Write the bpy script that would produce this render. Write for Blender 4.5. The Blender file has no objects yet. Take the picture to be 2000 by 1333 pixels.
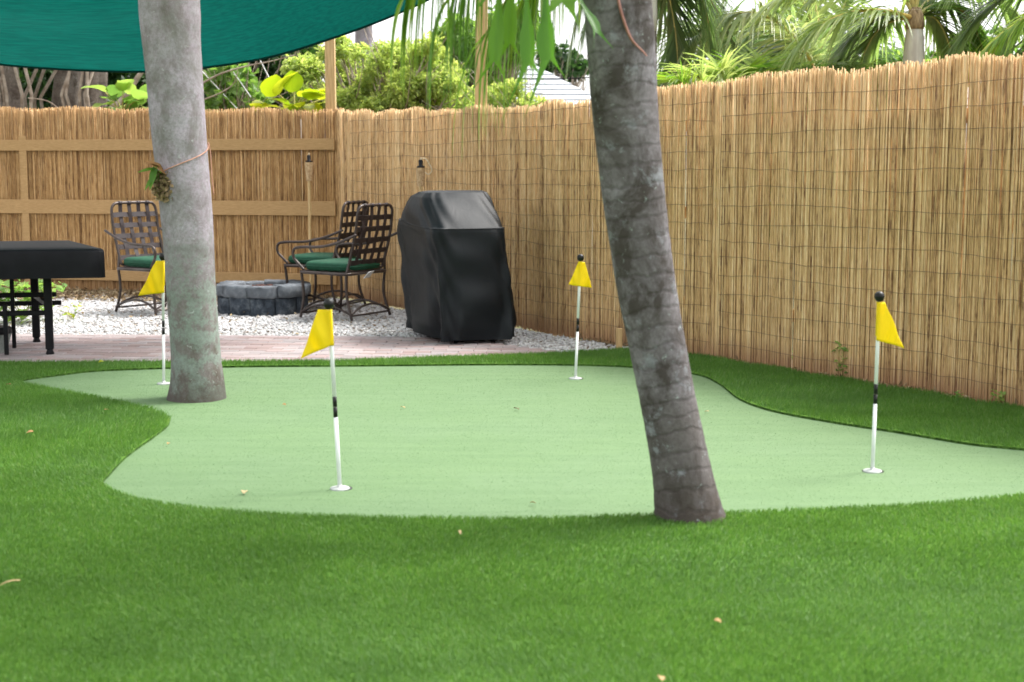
import bpy, math, random
import numpy as np
from mathutils import Vector
R = math.radians
rng = np.random.RandomState(7)
random.seed(7)
scene = bpy.context.scene
col = scene.collection

# ------------------------------------------------------------------ camera
F_PX, CAM_H = 2800.0, 1.335
PITCH = math.atan(342.5 / F_PX)
cam_d = bpy.data.cameras.new("camera"); cam = bpy.data.objects.new("camera", cam_d); col.objects.link(cam)
cam.location = (0, 0, CAM_H); cam.rotation_euler = (math.pi / 2 - PITCH, 0, 0)
cam_d.sensor_width = 36.0; cam_d.lens = F_PX / 2000 * 36.0
cam_d.clip_end = 1000; cam_d.clip_start = 0.05
cam_d.dof.use_dof = True; cam_d.dof.focus_distance = 9.5; cam_d.dof.aperture_fstop = 3.6
scene.camera = cam

# ------------------------------------------------------------------ sky, sun, exposure (bright overcast)
SUN_AZ, SUN_EL = R(62), R(58)
w = bpy.data.worlds.new("World"); scene.world = w; w.use_nodes = True
nt = w.node_tree; nt.nodes.clear()
sky = nt.nodes.new("ShaderNodeTexSky"); sky.sky_type = 'NISHITA'; sky.sun_disc = False
sky.sun_elevation = SUN_EL; sky.sun_rotation = SUN_AZ; sky.dust_density = 4.0; sky.air_density = 1.0
hsv = nt.nodes.new("ShaderNodeHueSaturation"); hsv.inputs['Saturation'].default_value = 0.13
bg = nt.nodes.new("ShaderNodeBackground"); bg.inputs['Strength'].default_value = 0.15
wo = nt.nodes.new("ShaderNodeOutputWorld")
nt.links.new(sky.outputs[0], hsv.inputs['Color']); nt.links.new(hsv.outputs[0], bg.inputs[0]); nt.links.new(bg.outputs[0], wo.inputs[0])
sd = bpy.data.lights.new("sun", 'SUN'); sd.energy = 1.1; sd.angle = R(14); sd.color = (1, 0.95, 0.88)
sun = bpy.data.objects.new("sun", sd); col.objects.link(sun)
sdir = Vector((math.sin(SUN_AZ) * math.cos(SUN_EL), math.cos(SUN_AZ) * math.cos(SUN_EL), math.sin(SUN_EL)))
sun.rotation_euler = sdir.to_track_quat('Z', 'Y').to_euler(); sun.location = (10, 6, 20)
vs = scene.view_settings
vs.view_transform = 'Standard'; vs.look = 'None'; vs.exposure = 1.86; vs.gamma = 1.0; vs.use_curve_mapping = False
scene.cycles.max_bounces = 6; scene.cycles.transparent_max_bounces = 8
scene.cycles.use_denoising = True
scene.cycles.filter_width = 1.7

# ------------------------------------------------------------------ geometry helpers
CT, ST = math.cos(PITCH), math.sin(PITCH)
def ray(x, y):
    u = (x - 1000) / F_PX; v = (666.5 - y) / F_PX
    return np.array([u, CT + ST * v, -ST + CT * v])
def G(x, y, z=0.0):                      # the ground point (height z) seen at photo position x, y
    r = ray(x, y); t = (z - CAM_H) / r[2]
    return np.array([r[0] * t, r[1] * t, z])
def AT(x, y, Y):                         # the point at distance Y
    r = ray(x, y); t = Y / r[1]
    return np.array([r[0] * t, Y, CAM_H + r[2] * t])

def props(o, label=None, cat=None, group=None, kind=None):
    if label: o["label"] = label
    if cat: o["category"] = cat
    if group: o["group"] = group
    if kind: o["kind"] = kind
    return o
def thing(name, label, cat, loc=(0, 0, 0), rz=0, group=None):
    o = bpy.data.objects.new(name, None); col.objects.link(o)
    o.empty_display_size = 0.05
    o.location = tuple(float(c) for c in loc); o.rotation_euler = (0, 0, rz)
    return props(o, label, cat, group)
def link(name, me, parent=None, kind=None, loc=None):
    o = bpy.data.objects.new(name, me); col.objects.link(o)
    if parent is not None: o.parent = parent
    if loc is not None: o.location = loc
    if kind: o["kind"] = kind
    return o

class MB:
    """collects vertices and faces; build() links them as one mesh object"""
    def __init__(s): s.v = []; s.f = []; s.t = []
    def add(s, vs, fs, tint=None):
        b = len(s.v); s.v += [tuple(map(float, p)) for p in vs]; s.f += [tuple(i + b for i in f) for f in fs]
        s.t += [0.5 if tint is None else tint] * len(vs)
    def box(s, c, d, rz=0, rx=0, bev=0.0, tint=None):
        hx, hy, hz = d[0] / 2, d[1] / 2, d[2] / 2
        if bev <= 0:
            P = [(x, y, z) for z in (-hz, hz) for x, y in ((-hx, -hy), (hx, -hy), (hx, hy), (-hx, hy))]
            Fc = [(3, 2, 1, 0), (4, 5, 6, 7), (0, 1, 5, 4), (1, 2, 6, 5), (2, 3, 7, 6), (3, 0, 4, 7)]
        else:
            P = []
            for z, i in ((-hz, bev), (-hz + bev, 0), (hz - bev, 0), (hz, bev)):
                a, b = hx - i, hy - i; k = bev
                if i: P += [(-a, -b, z), (a, -b, z), (a, -b, z), (a, b, z), (a, b, z), (-a, b, z), (-a, b, z), (-a, -b, z)]
                else: P += [(-a + k, -b, z), (a - k, -b, z), (a, -b + k, z), (a, b - k, z), (a - k, b, z), (-a + k, b, z), (-a, b - k, z), (-a, -b + k, z)]
            Fc = [(0, 7, 6, 5, 4, 3, 2, 1), tuple(range(24, 32))]
            for r_ in range(3):
                for i in range(8): j = (i + 1) % 8; Fc.append((r_ * 8 + i, r_ * 8 + j, r_ * 8 + 8 + j, r_ * 8 + 8 + i))
        ca, sa, cx, sx = math.cos(rz), math.sin(rz), math.cos(rx), math.sin(rx)
        out = []
        for x, y, z in P:
            y, z = y * cx - z * sx, y * sx + z * cx
            out.append((c[0] + x * ca - y * sa, c[1] + x * sa + y * ca, c[2] + z))
        s.add(out, Fc, tint)
    def tube(s, pts, rad, n=8, caps=True, tint=None, close=False, flat=1.0):
        pts = [np.array(p, float) for p in pts]; m = len(pts)
        rad = [rad] * m if np.isscalar(rad) else list(rad)
        T = []
        for i in range(m):
            a = pts[(i - 1) % m] if (close or i > 0) else pts[0]
            b = pts[(i + 1) % m] if (close or i < m - 1) else pts[-1]
            t = b - a; T.append(t / (np.linalg.norm(t) + 1e-9))
        up = np.array([0, 0, 1.0]) if abs(T[0][2]) < 0.9 else np.array([1.0, 0, 0])
        u = np.cross(T[0], up); u /= np.linalg.norm(u)
        V = []
        for i in range(m):
            u = u - T[i] * np.dot(u, T[i]); u /= np.linalg.norm(u); v = np.cross(T[i], u)
            for k in range(n):
                a = 2 * math.pi * k / n
                V.append(pts[i] + rad[i] * (math.cos(a) * u + math.sin(a) * v * flat))
        Fc = []
        for i in range(m if close else m - 1):
            j = (i + 1) % m
            for k in range(n):
                l = (k + 1) % n; Fc.append((i * n + k, i * n + l, j * n + l, j * n + k))
        if caps and not close: Fc += [tuple(range(n))[::-1], tuple((m - 1) * n + k for k in range(n))]
        s.add(V, Fc, tint)
    def lathe(s, prof, n=16, c=(0, 0, 0), tint=None):
        V = []; Fc = []
        for r_, z in prof:
            for k in range(n): a = 2 * math.pi * k / n; V.append((c[0] + r_ * math.cos(a), c[1] + r_ * math.sin(a), c[2] + z))
        m = len(prof)
        for i in range(m - 1):
            for k in range(n): l = (k + 1) % n; Fc.append((i * n + k, i * n + l, i * n + n + l, i * n + n + k))
        Fc += [tuple(range(n))[::-1], tuple((m - 1) * n + k for k in range(n))]
        s.add(V, Fc, tint)
    def grid(s, fn, nu, nv, tint=None, wrap=False):
        V = [fn(i / (nu if wrap else nu - 1), j / (nv - 1)) for j in range(nv) for i in range(nu)]
        Fc = []
        for j in range(nv - 1):
            for i in range(nu if wrap else nu - 1):
                k = (i + 1) % nu; Fc.append((j * nu + i, j * nu + k, (j + 1) * nu + k, (j + 1) * nu + i))
        s.add(V, Fc, tint)
    def mesh(s, name, m, smooth=False, org=None):
        me = bpy.data.meshes.new(name)
        V = s.v
        if org is not None: V = [(a - org[0], b - org[1], c - org[2]) for a, b, c in V]
        me.from_pydata(V, [], s.f); me.materials.append(m)
        at = me.attributes.new("tint", 'FLOAT', 'POINT'); at.data.foreach_set("value", np.array(s.t, np.float32))
        if smooth: me.polygons.foreach_set("use_smooth", [True] * len(me.polygons))
        me.update(); return me
    def build(s, name, m, parent=None, smooth=False, world=True, kind=None):
        """world=True: the vertices are in world coordinates, the parent is an unrotated thing"""
        org = None
        if parent is not None and world:
            org = np.array(parent.location)
            if parent.parent is not None: org = org + np.array(parent.parent.location)
        return link(name, s.mesh(name, m, smooth, org), parent, kind)

def fast_mesh(name, V, Fc, m, tint=None, smooth=False):
    """V (n,3), Fc (k, 3 or 4) numpy"""
    me = bpy.data.meshes.new(name); k = Fc.shape[1]
    me.vertices.add(len(V)); me.vertices.foreach_set("co", np.ascontiguousarray(V, np.float32).ravel())
    me.loops.add(Fc.size); me.loops.foreach_set("vertex_index", Fc.astype(np.int32).ravel())
    me.polygons.add(len(Fc)); me.polygons.foreach_set("loop_start", np.arange(0, Fc.size, k, dtype=np.int32))
    me.polygons.foreach_set("use_smooth", np.full(len(Fc), smooth))
    me.update(calc_edges=True); me.materials.append(m)
    if tint is not None:
        at = me.attributes.new("tint", 'FLOAT', 'POINT'); at.data.foreach_set("value", tint.astype(np.float32))
    return me
def inside(px, py, poly):
    c = np.zeros(len(px), bool); n = len(poly)
    for i in range(n):
        x1, y1 = poly[i][:2]; x2, y2 = poly[(i + 1) % n][:2]
        if y1 == y2: continue
        k = ((y1 > py) != (y2 > py)) & (px < (x2 - x1) * (py - y1) / (y2 - y1) + x1)
        c ^= k
    return c
def smooth_curve(pts, n, closed=False):
    pts = [np.array(p, float) for p in pts]; m = len(pts); out = []
    for i in range(m if closed else m - 1):
        if closed: p = [pts[(i + k) % m] for k in (-1, 0, 1, 2)]
        else: p = [pts[max(0, min(m - 1, i + k))] for k in (-1, 0, 1, 2)]
        for j in range(n):
            t = j / n
            out.append(0.5 * (2 * p[1] + (p[2] - p[0]) * t + (2 * p[0] - 5 * p[1] + 4 * p[2] - p[3]) * t * t + (3 * p[1] - p[0] - 3 * p[2] + p[3]) * t ** 3))
    if not closed: out.append(pts[-1])
    return out
def unit(a): return a / (np.linalg.norm(a, axis=-1, keepdims=True) + 1e-9)

# ------------------------------------------------------------------ materials
class NB:
    def __init__(s, name):
        s.m = bpy.data.materials.new(name); s.m.use_nodes = True; s.t = s.m.node_tree; s.b = s.t.nodes["Principled BSDF"]
        s.out = s.t.nodes["Material Output"]
    def n(s, typ, **kw):
        nd = s.t.nodes.new(typ)
        for k, v in kw.items():
            if k.startswith('_'): setattr(nd, k[1:], v)
            else: nd.inputs[k.replace('__', ' ')].default_value = v
        return nd
    def l(s, a, b): s.t.links.new(a, b)
    def coord(s, scale=(1, 1, 1), kind='Object'):
        tc = s.n("ShaderNodeTexCoord"); mp = s.n("ShaderNodeMapping"); mp.inputs['Scale'].default_value = scale
        s.l(tc.outputs[kind], mp.inputs[0]); return mp.outputs[0]
    def noise(s, vec, scale, detail=4, rough=0.55, dist=0.0):
        nd = s.n("ShaderNodeTexNoise"); nd.inputs['Scale'].default_value = scale; nd.inputs['Detail'].default_value = detail
        nd.inputs['Roughness'].default_value = rough; nd.inputs['Distortion'].default_value = dist
        s.l(vec, nd.inputs['Vector']); return nd.outputs['Fac']
    def ramp(s, fac, stops):
        r_ = s.n("ShaderNodeValToRGB"); e = r_.color_ramp.elements
        while len(e) < len(stops): e.new(0.5)
        for i, (p, c) in enumerate(stops): e[i].position = p; e[i].color = (*c, 1) if len(c) == 3 else c
        s.l(fac, r_.inputs[0]); return r_.outputs[0]
    def mix(s, fac, a, b, typ='MIX'):
        m = s.n("ShaderNodeMix", _data_type='RGBA', _blend_type=typ)
        for v, i in ((fac, 0), (a, 6), (b, 7)):
            if hasattr(v, 'is_output') or isinstance(v, bpy.types.NodeSocket): s.l(v, m.inputs[i])
            else: m.inputs[i].default_value = (*v, 1) if isinstance(v, tuple) else v
        return m.outputs[2]
    def bump(s, h, strength=0.3, dist=0.01):
        b = s.n("ShaderNodeBump"); b.inputs['Strength'].default_value = strength; b.inputs['Distance'].default_value = dist
        s.l(h, b.inputs['Height']); s.l(b.outputs[0], s.b.inputs['Normal']); return b
    def attr(s, name="tint"):
        a = s.n("ShaderNodeAttribute"); a.attribute_name = name; return a.outputs['Fac']
    def base(s, c, rough=0.6, spec=0.4, metal=0.0):
        if isinstance(c, tuple): s.b.inputs['Base Color'].default_value = (*c, 1)
        else: s.l(c, s.b.inputs['Base Color'])
        s.b.inputs['Roughness'].default_value = rough; s.b.inputs['Specular IOR Level'].default_value = spec; s.b.inputs['Metallic'].default_value = metal
        return s
    def translucent(s, c, fac):
        t = s.n("ShaderNodeBsdfTranslucent"); mx = s.n("ShaderNodeMixShader"); mx.inputs[0].default_value = fac
        if isinstance(c, tuple): t.inputs[0].default_value = (*c, 1)
        else: s.l(c, t.inputs[0])
        s.l(s.b.outputs[0], mx.inputs[1]); s.l(t.outputs[0], mx.inputs[2]); s.l(mx.outputs[0], s.out.inputs[0]); return s
def sc(r_, g, b):                         # sRGB 0..255 to linear
    return tuple((c / 255 / 12.92 if c / 255 <= 0.04045 else ((c / 255 + 0.055) / 1.055) ** 2.4) for c in (r_, g, b))

def m_noise(name, c1, c2, scale=8, rough=0.7, bump=0.2, bd=0.005, stretch=(1, 1, 1), spec=0.3, metal=0.0, detail=5, lo=0.35, hi=0.65):
    b = NB(name); v = b.coord(stretch); f = b.noise(v, scale, detail)
    b.base(b.ramp(f, [(lo, c1), (hi, c2)]), rough, spec, metal)
    if bump: b.bump(f, bump, bd)
    return b.m
def m_leaf(name, stops, trans=0.4, rough=0.5, spec=0.35, gain=1.6):
    b = NB(name); a = b.attr(); c = b.ramp(a, stops)
    f = b.noise(b.coord(), 3.0, 2)
    c = b.mix(0.25, c, b.ramp(f, [(0.3, tuple(x * 0.75 for x in stops[0][1])), (0.7, stops[-1][1])]))
    b.base(c, rough, spec)
    g = b.mix(1.0, c, (gain, gain * 1.05, gain * 0.6), 'MULTIPLY')
    b.translucent(g, trans); return b.m
def m_reed(name, stops, foot):
    b = NB(name); a = b.attr(); tc = b.n("ShaderNodeTexCoord"); sp = b.n("ShaderNodeSeparateXYZ"); b.l(tc.outputs['Object'], sp.inputs[0])
    cb = b.n("ShaderNodeCombineXYZ"); k1 = b.n("ShaderNodeMath", _operation='MULTIPLY'); k1.inputs[1].default_value = 213.0; b.l(a, k1.inputs[0])
    k2 = b.n("ShaderNodeMath", _operation='MULTIPLY'); k2.inputs[1].default_value = 5.0; b.l(sp.outputs['Z'], k2.inputs[0])
    b.l(k1.outputs[0], cb.inputs[0]); b.l(k2.outputs[0], cb.inputs[2])
    along = b.noise(cb.outputs[0], 1.3, 3, 0.6)
    f = b.noise(b.coord((60, 60, 4)), 3, 4)
    mx = b.n("ShaderNodeMath", _operation='MULTIPLY_ADD'); b.l(along, mx.inputs[0]); mx.inputs[1].default_value = 1.9; 
    hf = b.n("ShaderNodeMath", _operation='MULTIPLY_ADD'); b.l(a, hf.inputs[0]); hf.inputs[1].default_value = 0.6; hf.inputs[2].default_value = -0.75; b.l(hf.outputs[0], mx.inputs[2])
    c = b.ramp(mx.outputs[0], stops)
    c = b.mix(b.ramp(f, [(0.4, (0, 0, 0)), (0.8, (0.35, 0.35, 0.35))]), c, (0.22, 0.14, 0.075))
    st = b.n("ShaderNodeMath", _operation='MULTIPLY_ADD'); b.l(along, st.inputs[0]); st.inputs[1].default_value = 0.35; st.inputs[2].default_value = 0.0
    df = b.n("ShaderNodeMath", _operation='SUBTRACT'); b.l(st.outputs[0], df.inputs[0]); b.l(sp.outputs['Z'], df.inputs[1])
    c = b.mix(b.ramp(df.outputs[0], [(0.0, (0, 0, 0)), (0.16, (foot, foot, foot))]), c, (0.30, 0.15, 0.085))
    b.base(c, 0.6, 0.25); b.bump(f, 0.2, 0.003); return b.m

M = {}
M['turf_base'] = m_noise('turf_base', (0.07, 0.155, 0.022), (0.10, 0.20, 0.032), 120, 0.9, 0.4, 0.01, spec=0.1)
M['turf_back'] = m_noise('turf_backing', (0.016, 0.040, 0.008), (0.075, 0.15, 0.03), 45, 0.95, 0.4, 0.01, spec=0.1)
def turf_blades():
    b = NB('turf_blade'); a = b.attr()
    c = b.ramp(a, [(0, (0.076, 0.182, 0.034)), (0.45, (0.110, 0.240, 0.042)), (0.85, (0.152, 0.290, 0.062)), (1.0, (0.25, 0.34, 0.15))])
    big = b.noise(b.coord((1, 1.6, 1)), 1.6, 5, 0.65)
    c = b.mix(b.ramp(big, [(0.36, (0, 0, 0)), (0.66, (0.75, 0.75, 0.75))]), c, (0.072, 0.160, 0.034))
    b.base(c, 0.55, 0.35); b.translucent(b.mix(1.0, c, (1.3, 1.3, 0.8), 'MULTIPLY'), 0.4); return b.m
M['turf_blade'] = turf_blades()
def putting():
    b = NB('putting_turf'); v = b.coord()
    f = b.noise(v, 260, 3, 0.7); g = b.noise(v, 14, 6, 0.65); h = b.noise(v, 1.3, 3)
    c = b.ramp(f, [(0.3, (0.108, 0.180, 0.082)), (0.7, (0.138, 0.214, 0.106))])
    c = b.mix(b.ramp(g, [(0.35, (0, 0, 0)), (0.7, (0.3, 0.3, 0.3))]), c, (0.098, 0.164, 0.070))
    c = b.mix(b.ramp(h, [(0.4, (0, 0, 0)), (0.65, (0.35, 0.35, 0.35))]), c, (0.132, 0.200, 0.112))
    k = b.noise(b.coord((0.7, 5.0, 1)), 2.2, 4, 0.6, 0.6); c = b.mix(b.ramp(k, [(0.4, (0, 0, 0)), (0.62, (0.45, 0.45, 0.45))]), c, (0.094, 0.160, 0.074))
    b.base(c, 0.75, 0.2); b.bump(f, 0.25, 0.004); return b.m
M['putting'] = putting()
def nap():
    b = NB('putting_nap'); c = b.ramp(b.attr(), [(0, (0.112, 0.190, 0.086)), (0.5, (0.138, 0.220, 0.106)), (1, (0.172, 0.255, 0.136))])
    b.base(c, 0.7, 0.2); b.translucent(c, 0.5); return b.m
M['nap'] = nap()
M['soil'] = m_noise('soil', (0.09, 0.055, 0.03), (0.22, 0.16, 0.10), 30, 0.95, 0.6, 0.02)
M['ground'] = m_noise('ground', (0.07, 0.08, 0.03), (0.16, 0.14, 0.08), 3, 0.95, 0.4, 0.02)
M['sand'] = m_noise('sand', (0.20, 0.17, 0.14), (0.34, 0.30, 0.26), 60, 0.95, 0.3)
M['gravel_bed'] = m_noise('gravel_bed', (0.36, 0.345, 0.335), (0.5, 0.49, 0.48), 40, 0.95, 0.5, 0.02)
def stone_m(name, stops, rough=0.8):
    b = NB(name); a = b.attr(); f = b.noise(b.coord(), 60, 4)
    c = b.mix(b.ramp(f, [(0.4, (0, 0, 0)), (0.7, (0.25, 0.25, 0.25))]), b.ramp(a, stops), (0.3, 0.27, 0.24)); b.base(c, rough, 0.3); b.bump(f, 0.3, 0.004); return b.m
M['gravel'] = stone_m('gravel', [(0, (0.20, 0.17, 0.15)), (0.12, (0.42, 0.40, 0.39)), (0.5, (0.52, 0.515, 0.52)), (1, (0.60, 0.60, 0.61))])
def paver_m():
    b = NB('paver'); oi = b.n("ShaderNodeObjectInfo"); v = b.coord(); f = b.noise(v, 25, 5)
    c = b.ramp(oi.outputs['Random'], [(0, (0.26, 0.185, 0.175)), (0.35, (0.34, 0.26, 0.255)), (0.65, (0.27, 0.24, 0.245)), (1, (0.38, 0.315, 0.31))])
    c = b.mix(b.ramp(f, [(0.4, (0, 0, 0)), (0.7, (0.35, 0.35, 0.35))]), c, (0.22, 0.20, 0.19)); b.base(c, 0.85, 0.25); b.bump(f, 0.3, 0.004); return b.m
M['paver'] = paver_m()
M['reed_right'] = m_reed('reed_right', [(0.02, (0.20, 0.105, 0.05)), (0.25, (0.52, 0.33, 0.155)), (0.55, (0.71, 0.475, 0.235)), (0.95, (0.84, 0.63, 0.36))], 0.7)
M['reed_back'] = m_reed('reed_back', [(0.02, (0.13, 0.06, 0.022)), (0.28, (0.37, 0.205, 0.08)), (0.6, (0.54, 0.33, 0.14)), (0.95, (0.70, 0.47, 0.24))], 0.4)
M['rail'] = m_noise('rail_wood', (0.34, 0.205, 0.085), (0.45, 0.285, 0.13), 6, 0.7, 0.25, 0.004, (3, 3, 30))
M['lumber'] = m_noise('lumber', (0.42, 0.27, 0.12), (0.60, 0.42, 0.22), 6, 0.65, 0.3, 0.004, (14, 14, 0.8))
M['wire'] = m_noise('wire', (0.13, 0.085, 0.05), (0.22, 0.15, 0.09), 30, 0.6, 0)
def bark(name, cA, cB, cDark, lich, lich_amt, ringk, low=False):
    b = NB(name); v = b.coord(); vs_ = b.coord((2.5, 2.5, 30)); vv = b.coord((18, 18, 2))
    big = b.noise(v, 3.2, 5, 0.6, 0.4); ring = b.noise(vs_, 1.5, 4, 0.6); fine = b.noise(v, 45, 5, 0.7); vert = b.noise(vv, 1.2, 4)
    c = b.mix(b.ramp(big, [(0.38, (0, 0, 0)), (0.62, (1, 1, 1))]), cA, cB)
    c = b.mix(b.ramp(b.noise(v, 5.5, 6, 0.7, 0.6), [(0.48, (0, 0, 0)), (0.66, (0.85, 0.85, 0.85))]), c, cDark)
    c = b.mix(b.ramp(ring, [(0.35, (ringk, ringk, ringk)), (0.55, (0, 0, 0))]), c, cDark)
    c = b.mix(b.ramp(fine, [(0.35, (0.45, 0.45, 0.45)), (0.6, (0, 0, 0))]), c, cDark)
    l1 = b.ramp(b.noise(v, 14, 5, 0.75, 0.8), [(lich_amt, (0, 0, 0)), (lich_amt + 0.05, (0.8, 0.8, 0.8))])
    l2 = b.ramp(b.noise(v, 2.4, 2), [(0.42, (0, 0, 0)), (0.6, (1, 1, 1))])
    if low:
        sp = b.n('ShaderNodeSeparateXYZ'); b.l(v, sp.inputs[0]); l2 = b.mix(1.0, b.mix(0.35, l2, (1.0, 1.0, 1.0)), b.ramp(sp.outputs['Z'], [(0.55, (1, 1, 1)), (1.25, (0.12, 0.12, 0.12))]), 'MULTIPLY')
    c = b.mix(b.mix(1.0, l1, l2, 'MULTIPLY'), c, lich)
    b.base(c, 0.85, 0.2)
    h = b.mix(0.5, ring, b.mix(0.4, fine, vert)); b.bump(h, 0.7, 0.012); return b.m
def palm_bark(name, cA, cB, cDark, blotch, lich, lich_amt, white, wave_scale, line_amt, zlo, zhi, up_blotch, up_lich, low_c):
    b = NB(name); v = b.coord(); vt = b.coord((1.6, 1.6, 0.9)); sp = b.n('ShaderNodeSeparateXYZ'); b.l(v, sp.inputs[0])
    low = b.ramp(sp.outputs['Z'], [(zlo, (1, 1, 1)), (zhi, (0, 0, 0))])
    big = b.noise(v, 3.5, 5, 0.6, 0.3); fine = b.noise(v, 55, 5, 0.75); med = b.noise(v, 16, 5, 0.7)
    c = b.mix(b.ramp(big, [(0.36, (0, 0, 0)), (0.64, (1, 1, 1))]), cA, cB)
    c = b.mix(b.mix(1.0, low, (0.75, 0.75, 0.75), 'MULTIPLY'), c, low_c)
    am = b.mix(low, (up_blotch,) * 3, (1.0, 1.0, 1.0))
    bl = b.ramp(b.noise(vt, 3.6, 7, 0.72, 0.5), [(blotch, (0, 0, 0)), (blotch + 0.17, (0.9, 0.9, 0.9))])
    c = b.mix(b.mix(1.0, bl, am, 'MULTIPLY'), c, cDark)
    li = b.ramp(b.noise(v, 9, 7, 0.78, 0.25), [(lich_amt, (0, 0, 0)), (lich_amt + 0.06, (0.85, 0.85, 0.85))])
    c = b.mix(b.mix(1.0, li, b.mix(low, (up_lich,) * 3, (1.0, 1.0, 1.0)), 'MULTIPLY'), c, lich)
    ft = b.n('ShaderNodeMath', _operation='MULTIPLY_ADD'); b.l(med, ft.inputs[0]); ft.inputs[1].default_value = 0.4; b.l(sp.outputs['Z'], ft.inputs[2])
    c = b.mix(b.ramp(ft.outputs[0], [(0.24, (0.75, 0.75, 0.75)), (0.42, (0, 0, 0))]), c, (0.055, 0.042, 0.034))
    wl = b.ramp(b.noise(v, 26, 4, 0.7, 0.5), [(0.64, (0, 0, 0)), (0.69, (0.7, 0.7, 0.7))]); c = b.mix(wl, c, white)
    wv = b.n("ShaderNodeTexWave", _wave_type='BANDS', _bands_direction='Z'); wv.inputs['Scale'].default_value = wave_scale; wv.inputs['Distortion'].default_value = 7.0; wv.inputs['Detail'].default_value = 4; wv.inputs['Detail Scale'].default_value = 0.8; wv.inputs['Detail Roughness'].default_value = 0.65
    tl = b.coord(); tl.node.inputs['Rotation'].default_value = (0.05, 0.12, 0); b.l(tl, wv.inputs['Vector'])
    ln = b.ramp(wv.outputs['Fac'], [(0.0, (line_amt,) * 3), (0.16, (0, 0, 0))])
    c = b.mix(ln, c, tuple(x * 0.7 for x in cDark))
    c = b.mix(b.ramp(fine, [(0.36, (0.4, 0.4, 0.4)), (0.58, (0, 0, 0))]), c, cDark)
    b.base(c, 0.85, 0.2); b.bump(b.mix(0.25, b.mix(0.5, fine, med), b.ramp(wv.outputs['Fac'], [(0, (0, 0, 0)), (0.2, (1, 1, 1))])), 0.5, 0.01); return b.m
M['bark_front'] = palm_bark('bark_front', (0.125, 0.110, 0.112), (0.235, 0.215, 0.238), (0.044, 0.035, 0.030), 0.44, (0.26, 0.275, 0.30), 0.57, (0.36, 0.42, 0.40), 4.6, 0.34, 0.15, 0.7, 1.0, 0.7, (0.115, 0.102, 0.096))
M['bark_left'] = palm_bark('bark_left', (0.258, 0.222, 0.25), (0.40, 0.352, 0.42), (0.098, 0.084, 0.068), 0.47, (0.225, 0.272, 0.246), 0.46, (0.47, 0.49, 0.50), 1.15, 0.14, 0.55, 1.2, 0.7, 0.22, (0.155, 0.142, 0.128))
M['bark_far'] = bark('bark_far', (0.17, 0.14, 0.12), (0.27, 0.24, 0.21), (0.05, 0.035, 0.025), (0.36, 0.38, 0.36), 0.62, 0.1)
M['twig'] = m_noise('twig', (0.20, 0.15, 0.11), (0.38, 0.32, 0.26), 12, 0.8, 0.2)
def cover():
    b = NB('vinyl_cover'); v = b.coord(); f = b.noise(v, 5, 4, 0.55, 0.5)
    b.base(b.ramp(f, [(0.3, (0.0025, 0.0042, 0.006)), (0.7, (0.004, 0.0068, 0.009))]), 0.54, 0.24); b.bump(b.noise(b.coord((3, 3, 0.7)), 3.5, 2, 0.5, 0.8), 0.07, 0.03); return b.m
M['vinyl'] = cover()
M['table_cloth'] = m_noise('table_cloth', (0.003, 0.003, 0.005), (0.006, 0.006, 0.009), 7, 0.6, 0.2, 0.02, spec=0.2)
M['black_metal'] = m_noise('black_metal', (0.003, 0.003, 0.004), (0.007, 0.007, 0.009), 20, 0.5, 0.05, spec=0.2)
M['bronze'] = m_noise('bronze_frame', (0.032, 0.021, 0.018), (0.06, 0.043, 0.037), 25, 0.38, 0.08, spec=0.5, metal=0.25)
M['strap'] = m_noise('strap', (0.016, 0.010, 0.010), (0.032, 0.022, 0.024), 25, 0.5, 0.1, spec=0.4)
M['cushion'] = m_noise('cushion', (0.005, 0.052, 0.026), (0.009, 0.075, 0.038), 18, 0.7, 0.15)
M['white'] = m_noise('white_paint', (0.72, 0.73, 0.75), (0.82, 0.83, 0.84), 14, 0.45, 0.03)
M['cup'] = m_noise('cup_plastic', (0.36, 0.38, 0.37), (0.44, 0.46, 0.45), 30, 0.6, 0.05)
M['black'] = m_noise('black_paint', (0.004, 0.004, 0.004), (0.008, 0.008, 0.008), 14, 0.4, 0.03)
def flagm():
    b = NB('flag_nylon'); f = b.noise(b.coord((1, 1, 1)), 9, 3); c = b.ramp(f, [(0.3, (0.88, 0.70, 0.008)), (0.7, (0.93, 0.75, 0.014))]); b.base(c, 0.55, 0.3); b.translucent((0.95, 0.78, 0.02), 0.4); return b.m
M['flag'] = flagm()
def sailm():
    b = NB('shade_cloth'); v = b.coord((1.2, 14, 14)); f = b.noise(v, 4, 4); c = b.ramp(f, [(0.35, (0.001, 0.040, 0.034)), (0.65, (0.0015, 0.057, 0.048))])
    b.base(c, 0.7, 0.2); b.translucent(b.mix(1.0, c, (1.0, 1.5, 1.4), 'MULTIPLY'), 0.5); b.bump(f, 0.15, 0.01); return b.m
M['sail'] = sailm()
def pitstone():
    b = NB('pit_stone'); v = b.coord(); f = b.noise(v, 11, 6, 0.65, 0.4); a = b.attr()
    c = b.ramp(f, [(0.3, (0.012, 0.016, 0.022)), (0.5, (0.045, 0.056, 0.072)), (0.72, (0.15, 0.17, 0.19))])
    c = b.mix(a, c, (0.30, 0.32, 0.34)); b.base(c, 0.85, 0.25); b.bump(f, 0.7, 0.02); return b.m
M['pit'] = pitstone()
M['ash'] = m_noise('lava_rock', (0.03, 0.015, 0.012), (0.13, 0.06, 0.05), 25, 0.95, 0.8, 0.03)
M['bamboo'] = m_noise('bamboo', (0.45, 0.31, 0.14), (0.62, 0.46, 0.24), 5, 0.5, 0.15, 0.004, (8, 8, 2))
M['wicker'] = m_noise('wicker', (0.34, 0.22, 0.11), (0.62, 0.46, 0.28), 60, 0.7, 0.5, 0.006)
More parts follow.
